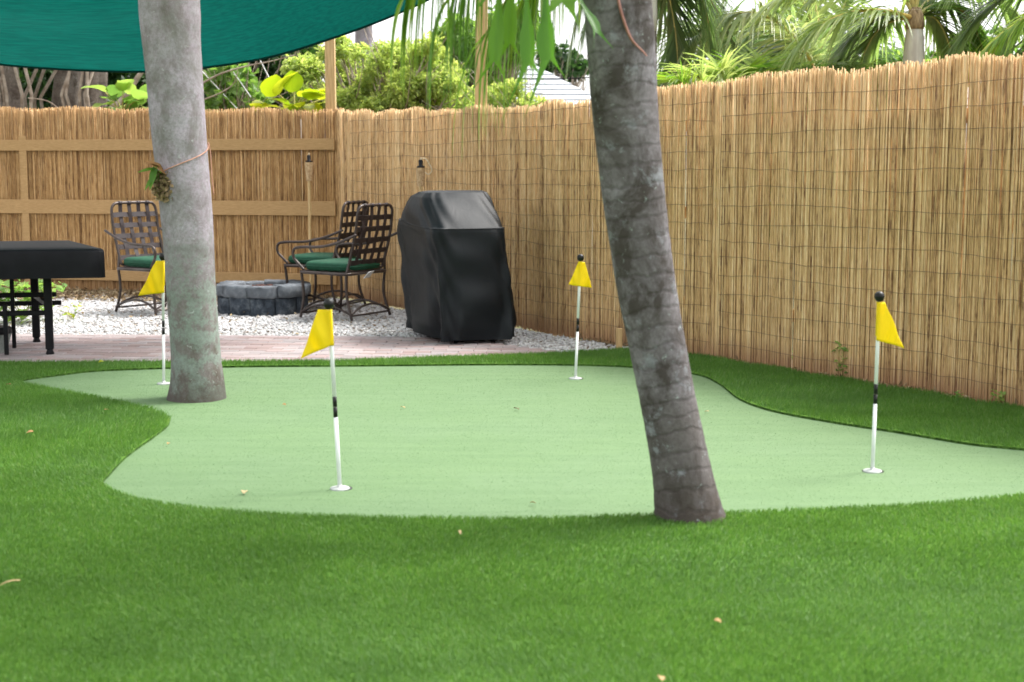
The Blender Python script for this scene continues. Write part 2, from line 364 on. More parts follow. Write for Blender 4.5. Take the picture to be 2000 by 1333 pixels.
M['rope'] = m_noise('rope', (0.45, 0.36, 0.22), (0.62, 0.52, 0.36), 50, 0.8, 0.3)
M['twine'] = m_noise('twine', (0.42, 0.20, 0.14), (0.58, 0.32, 0.24), 40, 0.7, 0.2)
M['redwire'] = m_noise('red_wire', (0.28, 0.12, 0.10), (0.38, 0.18, 0.15), 40, 0.6, 0.1)
M['roof'] = m_noise('roof_paint', (0.36, 0.38, 0.41), (0.44, 0.455, 0.48), 9, 0.8, 0.2)
M['house_wall'] = m_noise('house_wall', (0.62, 0.62, 0.60), (0.72, 0.72, 0.70), 6, 0.85, 0.1)
M['glass'] = NB('window_glass').base((0.03, 0.04, 0.05), 0.08, 0.6).m
M['crownshaft'] = m_noise('crownshaft', (0.42, 0.38, 0.36), (0.62, 0.60, 0.56), 5, 0.6, 0.1, stretch=(5, 5, 0.6))
M['fibre'] = m_noise('palm_fibre', (0.14, 0.09, 0.05), (0.36, 0.26, 0.15), 10, 0.9, 0.5, 0.01, (6, 6, 1))
M['rachis'] = m_noise('rachis', (0.30, 0.32, 0.10), (0.52, 0.42, 0.15), 3, 0.5, 0.05)
M['rachis_gold'] = m_noise('rachis_gold', (0.42, 0.32, 0.08), (0.58, 0.42, 0.12), 3, 0.5, 0.05)
M['palm_green'] = m_leaf('palm_green', [(0, (0.12, 0.20, 0.07)), (0.6, (0.24, 0.33, 0.13)), (1, (0.46, 0.48, 0.22))], 0.55, 0.32, 0.8)
M['palm_dark'] = m_leaf('palm_dark', [(0, (0.07, 0.13, 0.06)), (0.6, (0.14, 0.22, 0.10)), (1, (0.27, 0.33, 0.16))], 0.5, 0.32, 0.8)
M['palm_pale'] = m_leaf('palm_pale', [(0, (0.16, 0.24, 0.11)), (0.6, (0.27, 0.33, 0.18)), (1, (0.45, 0.44, 0.22))], 0.35, 0.4, 0.5)
M['palm_bright'] = m_leaf('palm_bright', [(0, (0.06, 0.16, 0.02)), (0.6, (0.12, 0.25, 0.03)), (1, (0.30, 0.36, 0.06))], 0.5, 0.4, 0.4)
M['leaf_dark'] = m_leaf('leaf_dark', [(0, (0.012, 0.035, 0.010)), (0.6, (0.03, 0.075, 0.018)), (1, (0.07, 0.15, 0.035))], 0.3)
M['leaf_mid'] = m_leaf('leaf_mid', [(0, (0.07, 0.16, 0.04)), (0.6, (0.17, 0.30, 0.075)), (1, (0.34, 0.43, 0.13))], 0.5)
M['leaf_light'] = m_leaf('leaf_light', [(0, (0.19, 0.28, 0.09)), (0.5, (0.36, 0.44, 0.16)), (1, (0.62, 0.60, 0.25))], 0.6)
M['leaf_lime'] = m_leaf('leaf_lime', [(0, (0.11, 0.20, 0.01)), (0.5, (0.24, 0.33, 0.012)), (1, (0.46, 0.46, 0.03))], 0.5, 0.35, 0.4)
M['fern'] = m_leaf('fern_frond', [(0, (0.05, 0.15, 0.02)), (0.6, (0.09, 0.22, 0.025)), (1, (0.15, 0.28, 0.03))], 0.5, 0.4, 0.4)
M['fern_shield'] = m_noise('fern_shield', (0.10, 0.075, 0.05), (0.34, 0.28, 0.20), 14, 0.9, 0.6, 0.02)
M['dead_leaf'] = m_leaf('dead_leaf', [(0, (0.20, 0.09, 0.03)), (0.5, (0.38, 0.22, 0.09)), (1, (0.55, 0.42, 0.24))], 0.2, 0.7, 0.2, 1.0)
M['litter'] = m_leaf('litter', [(0, (0.09, 0.055, 0.03)), (0.5, (0.24, 0.16, 0.09)), (1, (0.45, 0.36, 0.22))], 0.1, 0.8, 0.2, 1.0)
M['bag'] = m_noise('bag_fabric', (0.16, 0.18, 0.17), (0.26, 0.28, 0.26), 30, 0.8, 0.2)

# ------------------------------------------------------------------ the ground
def sheet(name, poly, z, m):
    me = bpy.data.meshes.new(name); me.from_pydata([(float(p[0]), float(p[1]), z) for p in poly], [], [tuple(range(len(poly)))])
    if me.polygons[0].normal.z < 0: me.flip_normals()
    me.materials.append(m); me.update(); return props(link(name, me), kind='structure')
sheet('ground', [(-300, -300), (300, -300), (300, 500), (-300, 500)], -0.05, M['ground'])

# the fence lines on the ground
CORNER = G(655, 578)[:2]
FB0 = G(0, 564)[:2]; FB0 = CORNER + (FB0 - CORNER) * 1.35
FR1 = G(2000, 797)[:2]; DR = (FR1 - CORNER) / np.linalg.norm(FR1 - CORNER); FR1 = FR1 + DR * 1.6
NRM = np.array([DR[1], -DR[0]])          # points away from the garden? fixed below
if NRM[0] < 0: NRM = -NRM
edge_far = [G(x, y)[:2] for x, y in ((-160, 714), (0, 713), (300, 712), (640, 710), (900, 701), (1050, 696), (1215, 687), (1300, 686))]
turf_fence = [CORNER + DR * s - NRM * 0.10 for s in np.linspace(5.15, np.linalg.norm(FR1 - CORNER), 30)]
turf_fence = [p + NRM * 0.03 * math.sin(i * 1.7) for i, p in enumerate(turf_fence)]
turf_poly = [(-7.5, edge_far[0][1] + 0.02)] + [tuple(p) for p in edge_far] + [tuple(p) for p in turf_fence] + [(FR1[0] + 1.2, 2.0), (6, -4), (-7.5, -4)]
green_px = [(40, 749), (120, 736), (210, 727), (440, 720), (700, 718), (1000, 715.5), (1210, 719), (1350, 733), (1402, 752), (1445, 784), (1510, 807), (1620, 828), (1760, 850), (1900, 873), (2010, 884), (2140, 903), (2200, 925),
            (2140, 956), (2000, 975), (1800, 994), (1600, 1004), (1420, 1011), (1200, 1018), (1000, 1023), (800, 1021), (600, 1016), (450, 1007), (345, 996), (256, 979), (203, 953), (216, 930), (252, 893), (302, 857), (331, 831), (318, 813), (262, 796), (180, 780), (98, 764)]
green_poly = smooth_curve([G(x, y)[:2] for x, y in green_px], 5, True)
sheet('putting_green', green_poly, 0.005, M['putting'])
def lawn():                                # the turf mat lies round the green, a finger's breadth higher, with a cut edge
    from mathutils.geometry import tessellate_polygon
    LZ = 0.017; outer = [Vector((float(p[0]), float(p[1]), 0)) for p in turf_poly]; inner = [Vector((float(p[0]), float(p[1]), 0)) for p in green_poly]
    tri = tessellate_polygon([outer, inner]); P = outer + inner; V = [(p.x, p.y, LZ) for p in P]; Fc = [tuple(t) for t in tri]
    for base, loop in ((0, outer), (len(outer), inner)):
        b = len(V); V += [(p.x, p.y, -0.004) for p in loop]; n_ = len(loop)
        Fc += [(base + i, base + (i + 1) % n_, b + (i + 1) % n_, b + i) for i in range(n_)]
    me = bpy.data.meshes.new('lawn'); me.from_pydata(V, [], Fc); me.materials.append(M['turf_base']); me.materials.append(M['turf_back']); me.polygons.foreach_set('material_index', [0] * len(tri) + [1] * (len(Fc) - len(tri))); me.update(); props(link('lawn', me), kind='structure')
lawn()
patio_poly = [G(x, y)[:2] for x, y in ((1125, 693), (1050, 683), (960, 668), (860, 661), (780, 657), (500, 656), (250, 655), (0, 653))]
patio_poly += [(-6.4, patio_poly[-1][1] + 0.02), (-6.4, edge_far[0][1] - 0.15)] + [p - np.array([0, 0.12]) for p in edge_far[:6]]
gravel_poly = [tuple(CORNER + DR * s - NRM * 0.06) for s in np.linspace(0, 5.3, 12)] + [tuple(p - np.array([0, 0.05])) for p in edge_far[::-1]] + [(-6.4, edge_far[0][1] - 0.2), (-6.4, FB0[1] - 0.3), tuple(CORNER + np.array([0, -0.1]))]
sheet('gravel_bed', gravel_poly, -0.03, M['gravel_bed'])
patio = sheet('patio', [tuple(p) for p in patio_poly], -0.018, M['sand'])
soil_poly = [tuple(CORNER + DR * s + NRM * 0.5) for s in (4.6, 12)] + [tuple(CORNER + DR * s - NRM * 0.35) for s in (12, 4.6)]
sheet('soil_strip', soil_poly, -0.02, M['soil'])

# pavers: every brick is a piece of its own; past 300 the rest is one part
pm = MB(); pm.box((0, 0, 0), (0.197, 0.097, 0.05), bev=0.005); paver_me = pm.mesh('paver', M['paver'])
slots = []
pa = R(-3.0)
for r_ in range(-40, 60):
    for c_ in range(-60, 40):
        lx = c_ * 0.2 + (0.1 if r_ % 2 else 0) ; ly = r_ * 0.1
        slots.append((lx * math.cos(pa) - ly * math.sin(pa) - 2.0, lx * math.sin(pa) + ly * math.cos(pa) + 10.0))
sl = np.array(slots); ok = inside(sl[:, 0], sl[:, 1], patio_poly); sl = sl[ok]
vis = np.abs(sl[:, 0] / sl[:, 1]) < 0.365
order = np.argsort(np.where(vis, 0, 100) + sl[:, 1])
rest = MB()
for k, i in enumerate(order):
    x, y = sl[i]; z = -0.021 + 0.003 * rng.randn() * 0.5; jr = pa + 0.006 * rng.randn()
    if k < 300:
        o = link('paver', paver_me, patio, loc=(x, y, z)); o.rotation_euler = (0.006 * rng.randn(), 0.006 * rng.randn(), jr)
    else: rest.box((x, y, z), (0.197, 0.097, 0.05), rz=jr, bev=0.005)
if rest.v: rest.build('paver', M['paver'], patio, kind='stuff')

# white gravel, stones nobody could count
def ico():
    t = (1 + 5 ** 0.5) / 2
    V = np.array([(-1, t, 0), (1, t, 0), (-1, -t, 0), (1, -t, 0), (0, -1, t), (0, 1, t), (0, -1, -t), (0, 1, -t), (t, 0, -1), (t, 0, 1), (-t, 0, -1), (-t, 0, 1)], float)
    Fc = np.array([(0, 11, 5), (0, 5, 1), (0, 1, 7), (0, 7, 10), (0, 10, 11), (1, 5, 9), (5, 11, 4), (11, 10, 2), (10, 7, 6), (7, 1, 8), (3, 9, 4), (3, 4, 2), (3, 2, 6), (3, 6, 8), (3, 8, 9), (4, 9, 5), (2, 4, 11), (6, 2, 10), (8, 6, 7), (9, 8, 1)])
    return unit(V), Fc
IV, IF = ico()
def stones(name, pts, smin, smax, m, zb):
    n = len(pts); s = smin + (smax - smin) * rng.rand(n) ** 1.6
    sh = 0.75 + 0.5 * rng.rand(n, 12, 1); V = IV[None] * sh
    an = rng.rand(n) * 6.283; ca, sa = np.cos(an)[:, None], np.sin(an)[:, None]
    ex = 0.8 + 0.6 * rng.rand(n, 1)
    x = V[:, :, 0] * ex; y = V[:, :, 1]; z = V[:, :, 2] * 0.65
    W = np.stack([x * ca - y * sa, x * sa + y * ca, z], -1) * s[:, None, None]
    W += np.stack([pts[:, 0], pts[:, 1], zb + s * 0.3 + 0.012 * rng.rand(n)], -1)[:, None]
    Fc = (IF[None] + (np.arange(n) * 12)[:, None, None]).reshape(-1, 3)
    return fast_mesh(name, W.reshape(-1, 3), Fc, m, np.repeat(rng.rand(n), 12), True)
N = 86000
gp = np.stack([rng.uniform(-6.0, 1.6, N), rng.uniform(8.8, 15.4, N)], -1)
k = inside(gp[:, 0], gp[:, 1], gravel_poly) & ~inside(gp[:, 0], gp[:, 1], patio_poly) & ~inside(gp[:, 0], gp[:, 1], turf_poly) & (gp[:, 0] > -gp[:, 1] * 0.42)
gp = gp[k]
props(link('white_gravel', stones('white_gravel', gp, 0.008, 0.019, M['gravel'], -0.03)), 'white crushed stone spread between the patio and the reed fence', 'gravel', kind='stuff')

# turf blades
def blades(name, pts, hmin, hmax, wmin, wmax, m, segs, z0, lean=0.5):
    n = len(pts); h = rng.uniform(hmin, hmax, n); wd = rng.uniform(wmin, wmax, n); a = rng.rand(n) * 6.283
    ln = rng.uniform(0.15, 1.0, n) * lean * h; la = 1.4 * np.sin(pts[:, 0] * 1.9 + 1.1 * np.sin(pts[:, 1] * 1.3)) + 0.9 * np.sin(pts[:, 1] * 3.1 + pts[:, 0]) - 1.2 + rng.randn(n) * 1.3
    sx, sy = np.cos(a) * wd / 2, np.sin(a) * wd / 2; lx, ly = np.cos(la) * ln, np.sin(la) * ln
    b = np.stack([pts[:, 0], pts[:, 1], np.full(n, z0)], -1); S = np.stack([sx, sy, np.zeros(n)], -1)
    tip = b + np.stack([lx, ly, h], -1); t = rng.rand(n) ** 1.3
    if segs == 1:
        V = np.stack([b - S, b + S, tip], 1); i = np.arange(n)[:, None] * 3; Fc = i + np.array([[0, 1, 2]]); T = np.repeat(t, 3)
    else:
        mid = b + np.stack([lx * 0.3, ly * 0.3, h * 0.6], -1)
        V = np.stack([b - S, b + S, mid + S * 0.8, mid - S * 0.8, tip], 1); i = np.arange(n)[:, None] * 5
        Fc = np.stack([i + np.array([[0, 1, 2]]), i + np.array([[0, 2, 3]]), i + np.array([[3, 2, 4]])], 1).reshape(-1, 3); T = np.repeat(t, 5)
    return fast_mesh(name, V.reshape(-1, 3), Fc, m, T)
def scatter(y0, y1, dens, inc, exc=None, half=0.385, extra=0.7):
    xm = half * y1 + extra; n = int(dens * 2 * xm * (y1 - y0))
    p = np.stack([rng.uniform(-xm, xm, n), rng.uniform(y0, y1, n)], -1)
    k = (np.abs(p[:, 0]) < half * p[:, 1] + extra) & inside(p[:, 0], p[:, 1], inc)
    if exc is not None: k &= ~inside(p[:, 0], p[:, 1], exc)
    return p[k]
P1 = scatter(3.0, 4.4, 44000, turf_poly, green_poly); P2 = scatter(4.4, 6.2, 26000, turf_poly, green_poly); P3 = scatter(6.2, 10.6, 15000, turf_poly, green_poly)
props(link('turf_grass', blades('turf_grass', P1, 0.014, 0.024, 0.0018, 0.0030, M['turf_blade'], 2, 0.015, 0.9)), 'green artificial turf blades nearest the camera', 'turf', kind='stuff')
props(link('turf_grass', blades('turf_grass', P2, 0.015, 0.025, 0.0026, 0.0040, M['turf_blade'], 2, 0.015, 0.9)), 'green artificial turf blades along the near edge of the putting green', 'turf', kind='stuff')
props(link('turf_grass', blades('turf_grass', P3, 0.018, 0.031, 0.0035, 0.006, M['turf_blade'], 1, 0.015, 0.9)), 'green artificial turf blades beside and beyond the putting green', 'turf', kind='stuff')
P4 = scatter(5.0, 9.6, 6000, green_poly)
props(link('putting_nap', blades('putting_nap', P4, 0.002, 0.004, 0.003, 0.005, M['nap'], 1, 0.004, 1.2)), 'short pale green nap of the putting green', 'turf', kind='stuff')

# ------------------------------------------------------------------ reed fences
def reed_mesh(name, path_fn, L, spacing, top_fn, r0, r1, m, layers=2, gap=None):
    V = []; T = []; Fc = []; b = 0
    for layer in range(layers):
        s = rng.rand() * spacing
        while s < L:
            p, nr = path_fn(s); r_ = r0 + (r1 - r0) * rng.rand() ** 1.5 * (1.35 if rng.rand() < 0.12 else 1.0)
            top = top_fn(s) + rng.uniform(-0.02, 0.014) * (1 + layer * 0.3)
            if rng.rand() < 0.012: top -= rng.uniform(0.02, 0.10)
            base = rng.uniform(-0.02, 0.02); t = rng.rand(); t = t * 0.75 if layer else t
            off = nr * (layer * 0.011 + rng.uniform(-0.005, 0.005)); ln = np.array([DR[0], DR[1]]) * rng.uniform(-0.012, 0.012)
            zs = [base, 0.62 * top * rng.uniform(0.8, 1.2), top]
            for i, z in enumerate(zs):
                c = p + off + ln * (z / 1.9) + nr * rng.uniform(-0.004, 0.004); rr = r_ * (1.0, 0.95, 0.75)[i]
                for kk in range(4):
                    a = math.pi / 4 + kk * math.pi / 2 + t * 3
                    V.append((c[0] + rr * math.cos(a), c[1] + rr * math.sin(a), z)); T.append(t)
            for i in range(2):
                for kk in range(4):
                    l = (kk + 1) % 4; Fc.append((b + i * 4 + kk, b + i * 4 + l, b + i * 4 + 4 + l, b + i * 4 + 4 + kk))
            Fc.append((b + 8, b + 9, b + 10, b + 11)); b += 12
            s += spacing * rng.uniform(0.75, 1.25)
    return fast_mesh(name, np.array(V), np.array(Fc), m, np.array(T), True)
LR = float(np.linalg.norm(FR1 - CORNER)); LB = float(np.linalg.norm(CORNER - FB0))
def path_right(s):
    wv = 0.035 * math.sin(s * 1.9 + 0.6) + 0.02 * math.sin(s * 4.3) - 0.10 * math.exp(-((s - 4.1) / 0.8) ** 2)
    return CORNER + DR * s + NRM * wv, NRM
def s_of(x):                               # fence distance seen at photo column x
    u = (x - 1000) / F_PX
    return (u * CORNER[1] - CORNER[0]) / (DR[0] - u * DR[1])
S1 = s_of(1413)
def top_right(s):
    base = np.interp(s, [0, 1.2, 2.8, 4.2, 5.0, S1 - 0.02, S1, LR], [1.88, 1.85, 1.82, 1.82, 1.86, 1.915, 1.925, 1.96])
    return base + 0.014 * math.sin(s * 5.1) + 0.01 * math.sin(s * 11.3 + 1)
fr = thing('reed_fence', 'straw coloured reed screen fence bound with dark wires, running along the right side', 'fence', (CORNER[0], CORNER[1], 0))
def panel(name, s0, s1, m):
    me = reed_mesh(name, lambda s: path_right(s + s0), s1 - s0, 0.0085, lambda s: top_right(s + s0), 0.0034, 0.0068, m, 3)
    o = link(name, me, fr, 'stuff', (-CORNER[0], -CORNER[1], 0)); return o
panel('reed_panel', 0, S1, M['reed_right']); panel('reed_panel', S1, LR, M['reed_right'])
def wire(s0, s1, z, ph):
    mb = MB(); pts = []
    for s in np.arange(s0, s1, 0.11):
        p, nr = path_right(s); q = p - nr * 0.013
        pts.append((q[0], q[1], z + 0.010 * math.sin(s * 3.1 + ph) + 0.004 * rng.randn()))
    mb.tube(pts, 0.0014, 4); mb.build('tie_wire', M['wire'], fr, True)
for i in range(15): wire(0.3, S1, 0.12 + i * 0.118, i * 0.9)
for i in range(15): wire(S1, LR, 0.10 + i * 0.121, i * 1.3 + 2)
# wooden rail and posts carrying the reed screen
def bar(name, a, b, wd, ht, m, parent, z):
    a = np.array(a, float); b = np.array(b, float); mb = MB(); d = b - a; L = np.linalg.norm(d)
    mb.box(((a[0] + b[0]) / 2, (a[1] + b[1]) / 2, z), (L, wd, ht), rz=math.atan2(d[1], d[0]), bev=0.003); return mb.build(name, m, parent)
for z in (0.35, 1.0, 1.62): bar('rail', CORNER + DR * 0.2 + NRM * 0.085, CORNER + DR * LR + NRM * 0.085, 0.035, 0.085, M['rail'], fr, z)
for s in (s_of(1225), S1, s_of(1760), s_of(2100)):
    mb = MB(); q = CORNER + DR * s + NRM * 0.16; mb.box((q[0], q[1], 0.87), (0.09, 0.09, 1.74), rz=math.atan2(DR[1], DR[0]), bev=0.004); mb.build('post', M['lumber'], fr)
mb = MB(); q = CORNER + DR * (S1 + 0.01) - NRM * 0.012; mb.tube([(q[0], q[1], 0.02), (q[0] + 0.004, q[1], 1.0), (q[0], q[1], 1.9)], 0.007, 6); mb.build('seam_cane', m_noise('seam_cane', (0.22, 0.24, 0.10), (0.38, 0.36, 0.18), 4, 0.6, 0.1), fr)
mb = MB(); q = G(1209, 684)[:2]; mb.box((q[0], q[1], 0.075), (0.045, 0.03, 0.17), rz=0.2, bev=0.004); stk = mb.mesh('wooden_stake', M['lumber'])
props(link('wooden_stake', stk), 'short tan wooden stake where the gravel meets the turf beside the leaning palm', 'stake')

DB = (CORNER - FB0) / LB; NB_ = np.array([-DB[1], DB[0]])
if NB_[1] < 0: NB_ = -NB_
def path_back(s): return FB0 + DB * s + NB_ * (0.012 * math.sin(s * 2.3)), NB_
def top_back(s): return np.interp(s, [0, LB * 0.3, LB], [1.96, 1.95, 1.90]) + 0.012 * math.sin(s * 6.0)
fb = thing('reed_fence', 'brown reed fence with pale wooden rails across the back of the garden', 'fence', (FB0[0], FB0[1], 0))
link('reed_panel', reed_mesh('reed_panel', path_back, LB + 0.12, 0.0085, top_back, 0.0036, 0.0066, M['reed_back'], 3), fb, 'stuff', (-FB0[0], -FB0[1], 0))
def zc(x, y, Y): return float(AT(x, y, Y)[2])
YB = float(CORNER[1] + 0.3)
for ytop, ybot in ((272, 294), (392, 420), (531, 552)):
    z0, z1 = zc(300, ybot, YB), zc(300, ytop, YB)
    bar('rail', FB0 - NB_ * 0.033, CORNER + DB * 0.03 - NB_ * 0.033, 0.024, z1 - z0, M['rail'], fb, (z0 + z1) / 2)
def s_back(x):
    u = (x - 1000) / F_PX
    return (u * FB0[1] - FB0[0]) / (DB[0] - u * DB[1])
for x in (57,):
    p, _ = path_back(s_back(x)); mb = MB(); q = p - NB_ * 0.028; mb.box((q[0], q[1], 0.84), (0.085, 0.012, 1.62), rz=math.atan2(DB[1], DB[0]), bev=0.002); mb.build('upright', M['rail'], fb)

# tall timber posts that carry the shade sail
def sail_post(x, off, top, label, wd=0.095, lean=0.0):
    p, nr = path_right(s_of(x)); q = p + nr * off; t = thing('timber_post', label, 'post', (q[0], q[1], 0)); mb = MB(); h = top
    n = 10
    mb.grid(lambda a, b: (q[0] + lean * b * h / 3 + wd / 2 * (1, 1, -1, -1, 1)[int(round(a * 4))] * (1 - 0.02 * math.sin(b * 9)), q[1] + wd / 2 * (-1, 1, 1, -1, -1)[int(round(a * 4))], b * h), 5, n)
    mb.add([(q[0] + lean * h / 3 + sx * wd / 2, q[1] + sy * wd / 2, h) for sx, sy in ((-1, -1), (1, -1), (1, 1), (-1, 1))], [(0, 1, 2, 3)])
    mb.build('post', M['lumber'], t); mb = MB(); mb.tube([(q[0] + lean * h / 3, q[1] - wd / 2 - 0.002, h - 0.12), (q[0] + lean * h / 3, q[1] - wd / 2 - 0.05, h - 0.12)], 0.008, 6); mb.build('eye_bolt', M['black_metal'], t); return q, h
pq1 = sail_post(630, 0.14, 3.1, 'tall tan timber post at the corner where the two reed fences meet', 0.10)
pq2 = sail_post(922, 0.12, 3.35, 'tall tan timber post behind the fence above the covered grill', 0.105, 0.03)

# ------------------------------------------------------------------ palms
def bez(P, t):
    P = [np.array(p, float) for p in P]
    while len(P) > 1: P = [P[i] * (1 - t) + P[i + 1] * t for i in range(len(P) - 1)]
    return P[0]
def frond(parent, ctrl, m, mr, leaf=0.5, n=46, droop=0.9, wd=0.028, r0=0.016, start=0.12, spread_=0.75, segs=4, up=0.25, both=(1, -1), jit=0.12):
    """a pinnate palm frond: leaflets (the frond mesh) with its midrib as a sub-part"""
    pts = [bez(ctrl, i / 20) for i in range(21)]
    V = []; Fc = []; T = []
    base_t = rng.rand() * 0.5
    for side in both:
        for i in range(n):
            t = start + (1 - start) * (i + rng.uniform(-0.3, 0.3)) / (n - 1); t = min(max(t, start), 0.999)
            p = bez(ctrl, t); tg = bez(ctrl, min(t + 0.02, 1)) - bez(ctrl, max(t - 0.02, 0)); tg /= np.linalg.norm(tg) + 1e-9
            sd_ = np.cross(tg, (0, 0, 1.0)); nn = np.linalg.norm(sd_)
            sd_ = sd_ / nn if nn > 0.15 else np.array([1.0, 0, 0]); upv = np.cross(sd_, tg)
            prof = (0.55 + 0.75 * math.sin(math.pi * min(1, t * 0.85 + 0.12))) if t < 0.75 else (0.55 + 0.75 * math.sin(math.pi * 0.76)) * (1.35 - 0.9 * (t - 0.35))
            L = leaf * max(0.3, prof) * rng.uniform(0.85, 1.1)
            d = sd_ * side * spread_ + tg * (0.55 + 0.6 * t) + upv * (up + jit * rng.randn()) + jit * rng.randn(3)
            d /= np.linalg.norm(d); q = np.array(p); ti = min(1, max(0, base_t + rng.rand() * 0.5)); b = len(V)
            dr = droop * rng.uniform(0.7, 1.3)
            for k in range(segs + 1):
                f = k / segs; ww = wd * (0.6 + 0.4 * math.sin(math.pi * min(1, f * 1.2 + 0.2))) * (1 - f ** 3) + 0.002
                sv = np.cross(d, upv + 0.3 * sd_ * side); sv /= np.linalg.norm(sv) + 1e-9
                V += [q + sv * ww / 2, q - sv * ww / 2]; T += [ti, ti]
                if k < segs:
                    d = d + np.array([0, 0, -1.0]) * dr / segs; d /= np.linalg.norm(d); q = q + d * L / segs; q[2] = max(q[2], 0.05)
            for k in range(segs): Fc.append((b + 2 * k, b + 2 * k + 1, b + 2 * k + 3, b + 2 * k + 2))
    org = np.array(parent.location)
    fo = link('frond', fast_mesh('frond', np.array(V) - org, np.array(Fc), m, np.array(T)), parent)
    mb = MB(); mb.tube(pts, [r0 * (1 - 0.8 * i / 20) for i in range(21)], 6); ro = link('midrib', mb.mesh('midrib', mr, True, org), fo)
    return fo
def trunk(parent, centre_pts, radii, m, name='trunk', n=36, rings=None, ring_amp=0.018, seed=0, extra=8):
    """a palm trunk with ring scars"""
    r2 = np.random.RandomState(seed)
    pts = smooth_curve([tuple(p) + (r_,) for p, r_ in zip(centre_pts, radii)], extra)
    P = np.array(pts); V = []; Z = P[:, 2]
    ph = [r2.rand() * 6.28 for _ in range(6)]
    sc_ = []; z = Z[0]
    while z < Z[-1]: sc_.append(z); z += r2.uniform(0.05, 0.11) if rings is None else r2.uniform(*rings)
    sc_ = np.array(sc_)
    dense = []
    for i in range(len(P) - 1):
        kk = max(1, int((P[i + 1, 2] - P[i, 2]) / 0.016))
        for j in range(kk): dense.append(P[i] + (P[i + 1] - P[i]) * j / kk)
    dense.append(P[-1]); D = np.array(dense)
    for x, y, z, r_ in D:
        for k in range(n):
            a = 2 * math.pi * k / n
            zz = z + 0.02 * math.sin(a + ph[0]) + 0.008 * math.sin(2 * a + ph[1])
            dz = zz - sc_; dz = dz[dz >= 0]; dd = dz.min() if len(dz) else 0.05
            g = ring_amp * (math.exp(-dd / 0.012) - 0.35)
            lump = 0.012 * math.sin(a * 2 + z * 3 + ph[2]) + 0.008 * math.sin(a * 3 - z * 5 + ph[3]) + 0.005 * math.sin(a * 7 + z * 13 + ph[4])
            rr = r_ * (1 - g + lump) ; V.append((x + rr * math.cos(a), y + rr * math.sin(a), z))
    m_ = len(D); i = np.arange((m_ - 1) * n); row, k = i // n, i % n; l = (k + 1) % n
    Fc = np.stack([row * n + k, row * n + l, row * n + n + l, row * n + n + k], -1)
    return link(name, fast_mesh(name, np.array(V) - np.array(parent.location), Fc, m, np.full(len(V), 0.5), True), parent)
def trunk_from_px(rows, Y0, lean_y=0.0):
    C = []; Rr = []
    z0 = None
    for y, xl, xr in rows:
        p = AT((xl + xr) / 2, y, Y0); C.append(p); Rr.append((xr - xl) / 2 / F_PX * Y0 * 1.0)
    return C, Rr

# the leaning palm in front
Yf = float(G(1348, 1018)[1])
C, Rr = trunk_from_px([(1045, 1277, 1434), (1005, 1277, 1418), (960, 1276, 1402), (900, 1269, 1386), (800, 1252, 1364), (700, 1232, 1345), (600, 1211, 1328), (500, 1194, 1314), (400, 1178, 1301), (300, 1166, 1291), (200, 1155, 1283), (100, 1148, 1278), (0, 1142, 1271)], Yf)
for dz, dx, r_ in ((0.5, -0.05, 0.115), (1.1, -0.08, 0.108), (1.8, -0.08, 0.10)): C.append(C[12] + np.array([dx, 0, dz])); Rr.append(r_)
C[0][2] = -0.02
pf = thing('palm_tree', 'grey brown ringed palm trunk leaning left at the near edge of the putting green', 'palm', (C[0][0], C[0][1], 0))
trunk(pf, C, Rr, M['bark_front'], n=40, rings=(0.05, 0.12), ring_amp=0.022, seed=3)
top = C[-1]
for i in range(11):
    a = i * 2.399 + 0.4; L = rng.uniform(1.7, 2.2); dxy = np.array([math.cos(a), math.sin(a), 0])
    if dxy[1] < -0.75: continue
    frond(pf, [top, top + dxy * L * 0.3 + np.array([0, 0, 0.9]), top + dxy * L * 0.8 + np.array([0, 0, 0.8]), top + dxy * L + np.array([0, 0, -0.1])], M['palm_green'], M['rachis'], 0.45, 34, 0.8, 0.032)
# fronds of it that hang into the picture left of the trunk
def hang(px, Y, leaf, n, m, droop=4.5, wd=0.017, both=(1, -1), start=0.45, **kw):
    ctrl = [top] + [AT(x, y, Y) for x, y in px]; frond(pf, ctrl, m, M['rachis'], leaf, n, droop, wd, 0.012, start, 0.35, 7, 0.0, both, 0.16, **kw)
hang([(1060, -420), (940, -170), (785, -5)], Yf - 0.35, 0.42, 26, M['palm_bright'])
hang([(1080, -420), (990, -130), (865, 10)], Yf - 0.1, 0.48, 22, M['palm_bright'])
hang([(1120, -350), (1070, -110), (945, 70)], Yf + 0.3, 0.56, 22, M['palm_bright'])
hang([(1130, -300), (1110, -100), (1020, 0)], Yf + 0.1, 0.46, 20, M['palm_bright'])

